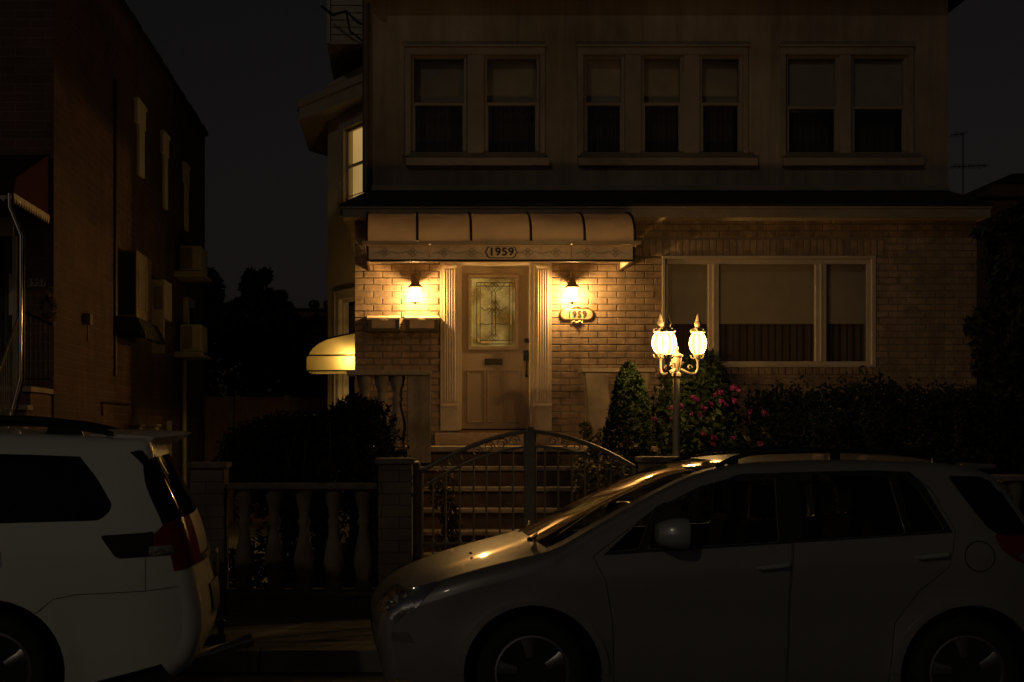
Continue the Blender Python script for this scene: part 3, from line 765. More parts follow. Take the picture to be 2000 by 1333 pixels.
# ================================================================ mailboxes
def mailbox(p0, p1, label):
    Y0 = YF-.20
    a, b = WX(p0,Y0), WX(p1,Y0); z0, z1 = WZ(648,Y0), WZ(616,Y0)
    t = thing('mailbox', label, 'mailbox', ((a+b)/2, YF, z0), 'mailboxes under the left lantern')
    mb = MB(); mb.prismx([(YF-.003,z0),(Y0+.012,z0),(Y0,z0+.02),(Y0,z1-.035),(YF-.003,z1-.01)], a+.004, b-.004); bd = mb.build('box', M['mailbody_shaded'], t, bevel=.004)
    mb = MB(); mb.prismx([(YF-.002,z1+.012),(Y0-.012,z1-.03),(Y0-.014,z1-.055),(Y0-.005,z1-.055),(Y0-.004,z1-.036),(YF-.002,z1-.004)], a-.006, b+.006)
    c = (a+b)/2; mb.box(c-.045, c+.045, Y0-.022, Y0-.012, z1-.07, z1-.045)
    mb.build('lid', M['mailbox'], t, bevel=.003)
    mb = MB(); rim(mb, a+.055, b-.055, z0+.04, z0+.135, Y0, .009, .006); mb.box(a+.064, b-.064, Y0-.002, Y0, z0+.05, z0+.126); mb.build('name_panel', M['plaque'], t)
    for f in (.26,.76):
        xx = a+(b-a)*f
        mb = MB(); mb.tube([(xx,Y0+.05,z0+.004),(xx,Y0+.035,z0-.05),(xx,Y0+.02,z0-.075),(xx,Y0-.012,z0-.08),(xx,Y0-.025,z0-.06)], .006, 6); mb.lathe([(0,-.011),(.011,0),(0,.011)], (xx,Y0-.026,z0-.055), 8)
        mb.build('hook', M['brass'], t, smooth=True)
mailbox(717, 781, 'metal wall mailbox nearest the house corner, left one of the pair')
mailbox(791, 857, 'metal wall mailbox directly under the left lantern, beside the fluted pilaster')
# address plaque
a, b = WX(1093,YF-.02), WX(1160,YF-.02); z0, z1 = WZ(626,YF), WZ(603,YF); cx, cz = (a+b)/2, (z0+z1)/2
t = thing('address_plaque', 'oblong metal plaque reading 1959 with scroll ornaments under the right lantern', 'plaque', (cx, YF, cz))
def pill(w, h, n=8):
    out = []
    for k in range(n+1): an = -math.pi/2+math.pi*k/n; out.append((cx+w-h+h*math.cos(an), cz+h*math.sin(an)))
    for k in range(n+1): an = math.pi/2+math.pi*k/n; out.append((cx-w+h+h*math.cos(an), cz+h*math.sin(an)))
    return out
mb = MB(); mb.prism(pill((b-a)/2, .075), YF-.018, YF-.003); mb.build('border', M['brass'], t, bevel=.003)
mb = MB(); mb.prism(pill((b-a)/2-.016, .06), YF-.024, YF-.018); mb.build('plate', M['plaque'], t, bevel=.002)
text_mesh('1959', .105, (cx, YF-.028, cz), M['ink'], t, depth=.005, heavy=.0025)
mb = MB()
for s in (-1,1):
    for sg, zc0 in ((1,cz+.082),(-1,cz-.082)):
        m_ = .13 if sg > 0 else .075
        mb.tube([(cx+s*m_*u/6, YF-.02, zc0+sg*(.012*math.sin(u*1.6)+.006)) for u in range(7)], [.011-.001*u for u in range(7)], 6)
        mb.lathe([(0,-.014),(.014,0),(0,.014)], (cx+s*.03,YF-.024,zc0+sg*.008), 8)
mb.lathe([(0,-.02),(.018,0),(0,.02)], (cx,YF-.024,cz+.1), 8); mb.lathe([(0,-.02),(.02,0),(0,.02)], (cx,YF-.024,cz-.1), 8)
mb.build('scroll_ornament', M['plaque'], t, smooth=True)

# ================================================================ side door awning + light
sa = thing('side_awning', 'small glowing cream awning over the side door in the driveway', 'awning', (-.9, 17.6, 2.5))
Ya, Yb = 17.45, 18.45
def sx(p): return WX(p,Ya)
def sz(p): return WZ(p,Ya)
top = [(sx(600),sz(697)),(sx(604),sz(688)),(sx(612),sz(678)),(sx(624),sz(669)),(sx(640),sz(662)),(sx(665),sz(656)),(HL-.003,sz(649))]
mb = MB(); mb.add([(x,Ya,z) for x,z in top]+[(HL-.003,Ya,sz(693))], [tuple(range(len(top)+1))])
mb.build('end_panel', M['awnside'], sa)
mb = MB(); mb.quad((sx(599),Ya,sz(724)),(HL-.003,Ya,sz(723)),(HL-.003,Ya,sz(695)),(sx(599),Ya,sz(697))); mb.quad((sx(599),Ya,sz(724)),(sx(599),Ya,sz(697)),(sx(599),Yb,sz(697)),(sx(599),Yb,sz(724)))
mb.build('valance', M['awnside'], sa)
mb = MB()
for i in range(len(top)-1): mb.quad((top[i][0],Ya,top[i][1]),(top[i+1][0],Ya,top[i+1][1]),(top[i+1][0],Yb,top[i+1][1]),(top[i][0],Yb,top[i][1]))
mb.add([(x,Yb,z) for x,z in top]+[(HL-.003,Yb,sz(724)),(sx(600),Yb,sz(724))], [tuple(range(len(top)+2))])
mb.build('canopy', M['awntop'], sa, smooth=True)
mb = MB(); mb.tube([(x,Ya-.004,z) for x,z in top], .011, 6); mb.tube([(sx(595),Ya-.004,sz(694.5)),(HL-.003,Ya-.004,sz(694))], .011, 6); mb.tube([(sx(598),Ya-.004,sz(725)),(HL-.003,Ya-.004,sz(724))], .011, 6); mb.tube([(x,Yb+.004,z) for x,z in top], .011, 6)
mb.tube([(sx(598),Ya,sz(696)),(sx(598),Yb,sz(696))], .011, 6)
mb.build('rib', M['awnrib'], sa, smooth=True)
sl = thing('side_door_lamp', 'lit lamp on the driveway wall hidden under the small side awning', 'lamp', (HL-.1, 17.75, sz(702)))
mb = MB(); mb.lathe([(.05,0),(.05,.02),(.0,.02)], (HL-.10,17.58,sz(702)+.08), 14); mb.box(HL-.08,HL-.003,17.56,17.60,sz(702)+.085,sz(702)+.10); mb.build('bracket', M['bronze'], sl)
mb = MB(); mb.lathe([(.0,-.07),(.045,-.05),(.06,0),(.045,.05),(.03,.075)], (HL-.10,17.58,sz(702)), 16); mb.build('globe', lampglass('side_lamp_glass', (1,.75,.32), 10), sl, smooth=True)
L = bpy.data.lights.new('bulb','POINT'); L.energy = SIDE; L.color = (1,.66,.22); L.shadow_soft_size = .05
lo = bpy.data.objects.new('bulb', L); C.objects.link(lo); lo.parent = sl; lo.location = Vector((HL-.10,17.58,sz(702)))-sl.location
# side door
mb = MB(); mb.box(HL-.05, HL-.002, 17.5, 18.4, .35, 2.4); mb.build('side_door', M['trim'], house, bevel=.004)
# ================================================================ STOOP
YS = 14.2; ZL = 1.575
st = thing('front_stoop', 'stone front steps with red risers, landing and balustrades below the front door', 'steps', (1.1, 14.5, .12))
mb = MB(); mb.box(.22, 2.02, YS+.03, YF-.002, .12, ZL-.055); mb.box(HL, .22, YS+.06, YF-.002, .12, ZL-.055); mb.box(2.02, 2.74, YS+.06, YF-.002, .12, ZL-.055)
mb.build('base', M['riser'], st)
mb = MB(); mb.box(HL-.03, 2.78, YS-.02, YF-.003, ZL-.055, ZL); mb.build('landing', M['tread'], st, bevel=.006)
mb = MB(); mb.box(fx(848), fx(1088), 15.66, YF-.055, ZL, ZL+.15); mb.build('door_step', M['tread'], st, bevel=.006)
for k in range(1, 7):
    y = YS-.28*k; z = ZL-.205*k
    mb = MB(); mb.box(.225, 2.015, y+.03, y+.31, max(.12,z-.30), z-.046); o = mb.build('riser', M['riser'], st)
    mb = MB(); mb.box(.215, 2.02, y, y+.31, z-.045, z); mb.build('tread', M['tread'], st, bevel=.008)
for x0, x1 in ((.0,.21),(2.03,2.25)):
    mb = MB(); mb.prismx([(YS+.02,.12),(YS+.02,1.5),(YS-.12,1.44),(YS-.5,1.18),(12.75,.62),(12.45,.58),(12.4,.12)], x0, x1); mb.build('cheek_wall', M['stone'], st, bevel=.01)
def sP(p, Y=YS): return WX(p, Y)
# left pier and right flared pier
mb = MB(); mb.box(sP(795), sP(841), YS-.06, YS+.14, 1.40, WZ(734,YS)); mb.build('pier', M['stone'], st, bevel=.008)
mb = MB(); mb.prism([(sP(1141),WZ(729,YS)),(sP(1184),WZ(729,YS)),(sP(1187),WZ(770,YS)),(sP(1194),WZ(810,YS)),(sP(1206),WZ(860,YS)),(sP(1212),WZ(915,YS)),(sP(1154),WZ(915,YS)),(sP(1151),WZ(860,YS)),(sP(1146),WZ(800,YS))], YS-.08, YS+.14); mb.build('pier', M['stone'], st, bevel=.008)
mb = MB(); mb.box(HL-.02, sP(842), YS-.1, YS+.18, WZ(734,YS), WZ(725,YS)); mb.build('handrail', M['tread'], st, bevel=.01)
mb = MB(); mb.box(sP(1134), sP(1277), YS-.1, YS+.18, WZ(728,YS), WZ(720,YS)); mb.build('handrail', M['tread'], st, bevel=.01)
BP = [(.055,0),(.07,0),(.07,.05),(.052,.07),(.062,.12),(.078,.20),(.080,.27),(.062,.37),(.042,.47),(.036,.53),(.05,.56),(.05,.58),(.038,.61),(.045,.68),(.062,.74),(.066,.78),(.07,.80),(.07,.85),(.055,.85)]
for p in (712, 746, 776, 1258):
    h = WZ(734 if p<1000 else 728,YS)-ZL; mb = MB(); mb.lathe([(r*1.2,h_*h/.85) for r,h_ in BP][::1], (sP(p),YS+.04,ZL), 14); mb.build('baluster', M['stone'], st, smooth=True)

# ================================================================ FENCE
Y0 = 11.5
def F5(p): return WX(p, Y0)
def Z5(p): return WZ(p, Y0)
def pier(x0, x1, parent, ztop):
    mb = MB(); mb.box(x0+.01, x1-.01, Y0-.15, Y0+.15, .12, ztop-.05); mb.build('pier', M['pierbrick'], parent, bevel=.005)
    mb = MB(); mb.box(x0-.015, x1+.015, Y0-.18, Y0+.18, ztop-.05, ztop); mb.build('pier_cap', M['stone'], parent, bevel=.01)
def balustrade(x0, x1, parent, ztop, first, step):
    mb = MB(); mb.box(x0, x1, Y0-.11, Y0+.11, .12, Z5(1161)); mb.build('plinth', M['pierbrick'], parent)
    mb = MB(); mb.box(x0, x1, Y0-.14, Y0+.14, Z5(1161), Z5(1152)); mb.build('bottom_rail', M['stone'], parent, bevel=.01)
    mb = MB(); mb.box(x0, x1, Y0-.12, Y0+.12, ztop-.05, ztop); mb.build('top_rail', M['stone'], parent, bevel=.01)
    x = first; h = ztop-.05-Z5(1152); me = None
    while x < x1-.05:
        if me is None:
            mb = MB(); mb.lathe([(r*1.08,a*h/.85) for r,a in BP], (x,Y0,Z5(1152)), 16); o = mb.build('baluster', M['stone'], parent, smooth=True); me = o
        else:
            o = me.copy(); C.objects.link(o); o.parent = parent; o.location = me.location+Vector((x-first,0,0))
        x += step
fl = thing('fence_wall', 'stone balustrade wall between two brick piers left of the arched gate', 'fence', (-.8, Y0, .15))
balustrade(F5(445), F5(737), fl, Z5(944), F5(478), .2565)
pier(F5(374), F5(445), fl, Z5(903)); pier(F5(737), F5(806), fl, Z5(895))
fr_ = thing('fence_wall', 'long stone balustrade wall right of the gate, behind the grey hatchback', 'fence', (4, Y0, .15))
pier(F5(1250), F5(1326), fr_, Z5(892))
balustrade(F5(1326), F5(1325)+1.9, fr_, Z5(928), F5(1326)+.13, .2565)
pier(F5(1325)+1.9, F5(1325)+2.23, fr_, Z5(905))
balustrade(F5(1325)+2.23, F5(1325)+4.5, fr_, Z5(928), F5(1325)+2.38, .2565)
pier(F5(1325)+4.5, F5(1325)+4.83, fr_, Z5(905))
# ================================================================ GATE
gt = thing('garden_gate', 'arched double wrought iron gate with scrolls at the foot of the front steps', 'gate', (1.1, Y0, .15))
mb = MB(); mb.tube([(F5(814),Y0,.15),(F5(814),Y0,Z5(908))], .032, 8); mb.lathe([(.036,0),(.036,.02),(0,.035)], (F5(814),Y0,Z5(908)), 8)
mb.build('gate_post', M['iron'], gt, smooth=True); mb = MB()
mb.tube([(F5(1240),Y0,.15),(F5(1240),Y0,Z5(915))], .028, 8); mb.build('gate_post', M['iron'], gt, smooth=True)
mb = MB(); mb.box(F5(1027), F5(1044), Y0-.03, Y0+.03, .2, Z5(838)); mb.box(F5(1030), F5(1041), Y0-.02, Y0+.02, Z5(838), Z5(834)); mb.build('lock_stile', M['iron'], gt, bevel=.004)
def arc(xa, za, xb, zb_, xm, zm, n=24):
    """curve through three picture points"""
    out = []
    for i in range(n+1):
        x = xa+(xb-xa)*i/n
        L0 = (x-xm)*(x-xb)/((xa-xm)*(xa-xb)); L1 = (x-xa)*(x-xb)/((xm-xa)*(xm-xb)); L2 = (x-xa)*(x-xm)/((xb-xa)*(xb-xm))
        out.append((x, za*L0+zm*L1+zb_*L2))
    return out
topL = arc(822,922,1028,843,920,872); topR = arc(1043,843,1240,913,1150,868)
lowL = arc(828,951,1028,873,930,897); lowR = arc(1043,873,1236,945,1150,894)
def curve(pts, r): return [(F5(a),Y0,Z5(b)) for a,b in pts], r
def zat(pts, x):
    for (a,b),(c,d) in zip(pts, pts[1:]):
        if a <= x <= c: return b+(d-b)*(x-a)/(c-a)
    return pts[0][1] if x < pts[0][0] else pts[-1][1]
for side, (tp, lw, xs) in enumerate(((topL,lowL,[846,871,898,925,950,976,1002]),(topR,lowR,[1064,1090,1117,1142,1168,1193,1217]))):
    mb = MB(); mb.tube(*curve(tp,.018), n=8); mb.tube(*curve(lw,.012), n=6)
    for pz in (1062, 1155): mb.tube([(F5(tp[0][0]),Y0,Z5(pz)),(F5(tp[-1][0]),Y0,Z5(pz))], .012, 6)
    mb.tube([(F5(tp[0][0]+2),Y0,.2),(F5(tp[0][0]+2),Y0,Z5(zat(tp,tp[0][0])))], .014, 6); mb.tube([(F5(tp[-1][0]-2),Y0,.2),(F5(tp[-1][0]-2),Y0,Z5(zat(tp,tp[-1][0])))], .014, 6)
    leaf_ = mb.build('gate_frame', M['iron'], gt, smooth=True)
    for i, x in enumerate(xs):
        mb = MB(); mb.tube([(F5(x),Y0,.22),(F5(x),Y0,Z5(zat(lw,x)))], .0085, 6)
        zk = 1062 if i % 3 == 1 else 1064
        mb.lathe([(.007,-.05),(.02,0),(.024,.015),(.016,.04),(.007,.06)], (F5(x),Y0,Z5(zk)), 8)
        mb.build('bar', M['iron'], gt, smooth=True)
    mb = MB(); x = tp[0][0]+38
    while x < tp[-1][0]-12:
        zc_ = (zat(tp,x)+zat(lw,x))/2; hgt = abs(zat(lw,x)-zat(tp,x))/226*.5-.01
        pts = []
        for k in range(15):
            t = k/14*2.6*math.pi; rr = max(.01,hgt*(1-k/20))
            pts.append((F5(x)+rr*math.cos(t)*.9, Y0, Z5(zc_)+rr*math.sin(t)))
        mb.tube(pts, .006, 5); x += 24
    mb.build('scrollwork', M['iron'], gt, smooth=True)

# ================================================================ LAMP POST
YL = 12.5
def lx(p): return WX(p,YL)
def lz(p): return WZ(p,YL)
X = lx(1321)
lp = thing('lamp_post', 'ornate three headed garden lamp post with lit globes behind the fence wall', 'lamp post', (X, YL, .12))
mb = MB()
mb.lathe([(.12,0),(.12,.05),(.09,.1),(.085,.35),(.06,.42),(.045,.5),(.038,.6),(.032,lz(735)-.12)], (X,YL,.12), 16); mb.build('pole', M['bronze'], lp, smooth=True)
mb = MB(); mb.lathe([(.03,-.05),(.042,-.04),(.042,-.015),(.03,0),(.034,.03),(.042,.06),(.05,.12),(.05,.135),(.062,.145),(.062,.16),(.03,.175),(.018,.185),(.012,.195),(.022,.215),(.018,.235),(.0,.255)], (X,YL,lz(727)), 14); mb.build('finial', M['bronze'], lp, smooth=True)
heads = [(WX(1363,12.54)-X, .04, 692), (WX(1304,12.32)-X, -.18, 695), (WX(1290,12.66)-X, .16, 689)]
for hx, hy, pb in heads:
    zb_ = lz(pb)
    mb = MB()
    for k in range(1):
        pts = []
        for t in range(13):
            u = t/12; a = math.pi*u*.62
            r_ = .15+.85*u if False else u
            rad = .18+.82*math.sin(min(1,u*1.15)*math.pi/2)**.9
            pts.append((X+hx*rad, YL+hy*rad, lz(722)-.055*math.sin(u*math.pi*.9)+(zb_-lz(722)-.05)*u**2.6))
        mb.tube(pts, [.014-.003*i/12 for i in range(13)], 8)
    c = Vector((X+hx*.62, YL+hy*.62, lz(722)-.01)); e = Vector((hx,hy,0)).normalized()
    mb.tube([c+e*(.03*math.cos(t*.7)*(1-t/9))+Vector((0,0,.028+.03*math.sin(t*.7)*(1-t/9))) for t in range(8)], .0055, 5)
    c = Vector((X, YL, lz(712)))+e*.06
    mb.tube([c+e*(.028*math.cos(t*.7+2)*(1-t/9))+Vector((0,0,.02+.028*math.sin(t*.7+2)*(1-t/9))) for t in range(8)], .007, 5)
    mb.build('arm', M['bronze'], lp, smooth=True)
    cx, cy = X+hx, YL+hy
    mb = MB(); mb.lathe([(.012,-.07),(.02,-.05),(.034,-.03),(.042,-.008),(.048,0),(.03,.004)], (cx,cy,zb_), 14)
    for k in range(5):
        a = k*2*math.pi/5+.4; mb.tube([(cx+.03*math.cos(a),cy+.03*math.sin(a),zb_-.04),(cx+.06*math.cos(a),cy+.06*math.sin(a),zb_-.03),(cx+.068*math.cos(a),cy+.068*math.sin(a),zb_-.008)], .006, 5)
    mb.build('cup', M['bronze'], lp, smooth=True)
    gh = .205; nl = 8
    mb = MB(); mb.lathe([(.034,0),(.058,.022),(.075,.06),(.081,.10),(.076,.145),(.060,.182),(.040,gh)], (cx,cy,zb_), 48, wob=lambda t: .93+.07*abs(math.sin(t*nl/2)))
    g = mb.build('globe', lampglass('globe_glass', (1,.62,.20), 1.7), lp, smooth=True)
    mb = MB()
    for k in range(nl):
        a = 2*math.pi*k/nl+math.pi/nl*0; mb.tube([(cx+r_*math.cos(a),cy+r_*math.sin(a),zb_+h_) for r_,h_ in ((.035,0),(.059,.022),(.076,.06),(.082,.10),(.077,.145),(.061,.182),(.042,gh))], 0.0038, 4)
    mb.build('glass_rib', M['bronze'], lp)
    mb = MB(); mb.lathe([(.04,-.004),(.068,0),(.072,.008),(.056,.018),(.045,.03),(.05,.036),(.032,.048),(.024,.05),(.03,.065),(.034,.085),(.02,.11),(.022,.118),(.012,.14),(.014,.147),(.006,.17),(.0,.185)], (cx,cy,zb_+gh), 16)
    for k in range(6):
        a = k*math.pi/3+.2; mb.lathe([(0,-.012),(.013,0),(.009,.016),(0,.02)], (cx+.064*math.cos(a),cy+.064*math.sin(a),zb_+gh+.014), 6)
    mb.build('crown_cap', M['bronze'], lp, smooth=True)
    L = bpy.data.lights.new('bulb','POINT'); L.energy = POST; L.color = WARM; L.shadow_soft_size = .022
    lo = bpy.data.objects.new('bulb', L); C.objects.link(lo); lo.parent = lp; lo.location = Vector((cx,cy,zb_+.11))-lp.location

# ================================================================ PLANTS
def plant(name, label, cat, base, pts_list, mt, trunk=None, group=None, part='foliage'):
    t = thing(name, label, cat, base, group)
    mb = MB()
    for pts, s, fl_, el in pts_list: leaves(mb, pts, s, flat=fl_, elong=el)
    mb.build(part, mt, t)
    if trunk:
        mb = MB()
        for path, r in trunk: mb.tube(path, r, 7)
        mb.build('trunk' if cat == 'tree' else 'stem', M['bark'], t, smooth=True)
    return t
# arborvitae
ax, ay = WX(1224,13.0), 13.0
pts = []
for _ in range(9000):
    u = random.random(); h = .25+u*2.15; rr = (.275*(.70+.30*math.sin(u/.45*math.pi/2)) if u < .45 else .275*max(0,1-((u-.45)/.55)**2.6)**.6)
    a = random.uniform(0,6.28); rr *= (.86+.10*math.sin(a*3+h*7))*random.uniform(.75,1.03); pts.append((ax+.02+rr*math.cos(a), ay+rr*math.sin(a), h))
plant('arborvitae', 'clipped cone shaped evergreen standing in front of the right stoop balustrade', 'shrub', (ax,ay,.12), [(pts,.028,0,2.2)], M['conifer'], [([(ax,ay,.12),(ax,ay,1.9)], [.035,.01])])
# rose bush
rx_, ry = WX(1385,13.4), 13.5
pts = []; core = []
for c, r in (((rx_,ry,1.35),(.55,.45,.65)),((rx_-.35,ry,.9),(.35,.4,.6)),((rx_+.4,ry,.85),(.4,.4,.55)),((rx_-.1,ry+.25,1.95),(.35,.3,.42)),((rx_+.05,ry+.4,2.15),(.25,.25,.35))):
    pts += blob_pts(c, r, 1900, .5)
t = plant('rose_bush', 'tall rose bush with pink blooms beside the lamp post', 'shrub', (rx_,ry,.12), [(pts,.05,0,1.5)], M['leaf'], [([(rx_+dx_*.1,ry,.12),(rx_+dx_*.3,ry+.1*dx_,1.3)], [.02,.008]) for dx_ in (-1,-.3,.5,1.1)])
blooms = [(1428,757),(1440,760),(1400,770),(1412,765),(1376,798),(1353,808),(1372,811),(1405,784),(1441,783),(1312,796),(1281,817),(1332,792),(1317,818),(1372,849),(1391,855),(1402,857),(1391,867),(1432,856),(1467,804),(1484,867),(1365,780),(1388,790),(1420,790),(1498,806),(1356,775)]
for (p, q) in blooms:
    c = P(p+random.uniform(-2,2), q, ry-.48); c.y += random.uniform(-.05,.12)
    mb = MB(); r = random.uniform(.025,.042)
    for k in range(16):
        a = random.uniform(0,6.28); tl = random.uniform(.1,1.2)
        dv = Vector((math.cos(a)*math.sin(tl), -math.cos(tl), math.sin(a)*math.sin(tl))); sd = dv.orthogonal().normalized()*r*.55; up = dv.cross(sd).normalized()*r*.5
        mb.add([c+dv*r*.4-sd, c+dv*r+up, c+dv*r*.4+sd, c+dv*r*.2-up], [(0,1,2,3)])
    mb.build('bloom', M['rose'], t)
# bush behind lamp left part (between stoop and roses)
bx, by = WX(1330,14.3), 14.5
plant('leafy_shrub', 'dark leafy shrub against the house wall under the left end of the picture window', 'shrub', (bx+.25,by,.12),
      [(blob_pts((bx+.25,by+.3,1.6),(.55,.4,1.0),3800,.5)+blob_pts((bx+.38,by+.5,2.25),(.30,.3,.42),1000,.4),.06,0,1.6)], M['leaf'], [([(bx+.25,by,.12),(bx+.3,by+.2,1.6)],[.03,.01])])
# hedge: several hedge shrubs in a row
hx0 = WX(1470,14.6); k = 0
hl = ['hedge shrub at the left end of the row, next to the roses','second hedge shrub from the roses','middle hedge shrub of the row under the brick wall','fourth hedge shrub from the roses with a raised top','hedge shrub at the right end of the row, beside the big evergreen']
for k in range(5):
    c = hx0+.28+k*.52; top = WZ(772 if k != 2 else 757, 14.6)
    pts = []
    for _ in range(4200):
        x = c+random.uniform(-.3,.3); y = 14.6+random.uniform(-.35,.35); z = .15+(top-.15)*random.random()**.7+random.gauss(0,.025)
        if abs(x-c) < .22 and abs(y-14.6) < .25 and z < top-.2: y = 14.6-.33*random.uniform(.7,1.1)
        pts.append((x,y,z))
    for _ in range(120):
        pts.append((c+random.gauss(0,.17), 14.6+random.uniform(-.3,.3), top+abs(random.gauss(0,.07))))
    plant('hedge_shrub', hl[k], 'hedge', (c,14.6,.12), [(pts,.045,0,1.5)], M['leafdark'], [([(c,14.6,.12),(c+.03,14.6,top-.5)],[.03,.012])], group='hedge shrubs under the picture window')
# tall evergreen right
tx, ty = 7.62, 15.1
pts = []
for _ in range(26000):
    h = random.random(); z = .3+h*(4.45-.3); rr = (1.22-.35*h)*(1+.10*math.sin(z*5)+.06*math.sin(z*11))
    if h > .9: rr *= (1-(h-.9)/.1)**.5+.1
    a = random.uniform(0,6.28); rr *= (.92+.08*math.sin(a*5+z*2)); rr *= random.uniform(.8,1.04)
    pts.append((tx+rr*math.cos(a), ty+rr*math.sin(a)*.8, z))
plant('evergreen_tree', 'tall dark evergreen at the right edge, overlapping the house corner', 'tree', (tx,ty,.12), [(pts,.07,0,2)], M['leafdark'], [([(tx,ty,.12),(tx,ty,3.8)],[.14,.03])], part='crown')
# weeping shrub behind left balustrade
wx_, wy = WX(625,12.4), 12.5
pts = []; br = []
topc = Vector((wx_+.02, wy, 1.5))
for i in range(210):
    a = random.uniform(0,6.28); reach = random.uniform(.25,.92); 
    if math.cos(a) < 0: reach *= 1.18
    hz = random.uniform(.3,.55)+.16*max(0,math.cos(a)); path = []
    for q in range(9):
        u = q/8; r_ = reach*u**.8
        z = 1.52+hz*math.sin(u*math.pi*.62)*1.05-(.95*u**3.2)*random.uniform(.8,1.1)
        path.append(Vector((topc.x+r_*math.cos(a)*.98, topc.y+r_*math.sin(a)*.75, z)))
    if i % 6 == 0: br.append((path, [.009-.0008*w for w in range(9)]))
    for q in range(8):
        for _ in range(11):
            u = random.random(); p = path[q].lerp(path[q+1], u); pts.append((p.x+random.gauss(0,.022),p.y+random.gauss(0,.022),p.z+random.gauss(0,.022)-.01))
pts += blob_pts((wx_-.05,wy,1.3),(.82,.45,.50),5000,.3)+blob_pts((WX(505,wy),wy,1.5),(.42,.35,.36),2600,.3)+blob_pts((wx_-.2,wy-.1,.6),(.5,.3,.4),1800,.3)
pts += blob_pts((WX(690,12.4),wy,1.93),(.17,.2,.16),700,.3)
br.append(([(wx_,wy,.12),(wx_+.03,wy,.8),(wx_,wy,1.5)],[.06,.05,.04]))
plant('weeping_shrub', 'dark weeping shrub arching over the left balustrade wall', 'shrub', (wx_,wy,.12), [(pts,.03,0,2.6)], M['leafdark'], br)
# low shrubs at the foot of the balustrade
for i, (p, h) in enumerate(((470,.55),(560,.7),(640,.62),(712,.75))):
    cx = WX(p,12.0)
    plant('low_shrub', ['low shrub behind the leftmost balusters of the left wall','low shrub behind the left middle balusters','low shrub behind the middle of the left wall, right of centre','low shrub behind the rightmost balusters next to the gate pier'][i], 'shrub', (cx,12.0,.12), [(blob_pts((cx,12.0,.12+h*.5),(.24,.2,h*.55),1300,.3),.04,0,1.5)], M['leafdark'], [([(cx,12.0,.12),(cx+.02,12.0,h*.6)],[.02,.006])], group='low shrubs behind the left balustrade')
# vines at the gate
def vine(label, c, r, n=900, base=None, sz_=.035):
    pts = []
    for _ in range(7):
        cc = (c[0]+random.uniform(-1,1)*r[0]*.6, c[1]+random.uniform(-1,1)*r[1]*.5, c[2]+random.uniform(-1,1)*r[2]*.7)
        pts += blob_pts(cc, (r[0]*.5,r[1]*.5,r[2]*.35), n//7, .4)
    plant('climbing_plant', label, 'plant', base or (c[0],c[1],.12), [(pts,sz_,0,1.4)], M['vine'], [([(c[0],c[1],.12),(c[0]+.04,c[1],c[2])],[.012,.006])], group='climbing plants along the front wall')
vine('climbing plant on the left side of the steps, seen through the gate', (WX(868,12.2),12.2,.95), (.20,.18,.45))
vine('climbing plant on the right side of the steps, seen through the gate', (WX(1165,12.5),12.5,1.05), (.28,.2,.5), 1400)
vine('pale climbing plant covering the right stoop cheek wall', (WX(1160,13.6),13.7,1.55), (.14,.2,.3), 700)
for i, p in enumerate((1350, 1395, 1612, 1935)):
    vine('leafy vine on the right fence wall, '+['first one right of the gate pier','second one right of the gate pier','in front of the middle brick pier','at the far right, behind the hatchback tail'][i], (F5(p), Y0-.22, .95), (.13,.06,.38), 420, sz_=.03)
# background trees
def tree(label, x, y, h, clumps, name='tree', tr=.25, n=450, ls=.16, group='dark trees behind the back fence'):
    pts = []; trk = [([(x,y,.1),(x+.1,y,h*.35),(x,y,h*.62)],[tr,tr*.8,tr*.4])]
    for (cx,cz,r) in clumps:
        for q in range(3):
            pts += blob_pts((cx+random.uniform(-.5,.5)*r,y+random.uniform(-.8,.8)*r,cz+random.uniform(-.5,.5)*r),(r*.7,r*.8,r*.55),n//3,.2)
        trk.append(([(x,y,h*.45),((x+cx)/2,y,(h*.45+cz)/2+.1),(cx,y,cz)],[tr*.35,tr*.2,.02]))
    plant(name, label, 'tree', (x,y,.1), [(pts,ls,0,1.3)], M['leafdark'], trk, group=group, part='crown')
YB = 29.0
def bx_(p): return WX(p,YB)
def bz(p): return WZ(p,YB)
def cl(l): return [(bx_(a),bz(b),c) for a,b,c in l]
tree('dark tree just past the end of the neighbour\'s side wall', bx_(395), YB, bz(525), cl([(398,552,.28),(415,562,.22),(400,590,.4),(420,615,.4),(390,640,.6),(380,560,.4),(425,580,.14),(410,700,1.0),(395,780,1.0)]))
tree('dark tree with a ragged top in the gap between the two houses', bx_(500), YB, bz(530), cl([(490,542,.17),(505,548,.15),(522,541,.12),(482,560,.16),(500,570,.22),(515,585,.26),(545,578,.16),(530,600,.3),(490,600,.26),(468,592,.14),(455,600,.14),(550,605,.2),(480,640,.5),(520,650,.6),(450,630,.3),(500,720,.9),(540,720,.7),(560,770,.6)]))
tree('low dark tree behind the back fence, right of the ragged one', bx_(585), YB+1, bz(620), cl([(560,618,.2),(575,640,.4),(600,655,.6),(440,660,.5),(620,690,.7),(580,720,.9),(625,760,.8)]))
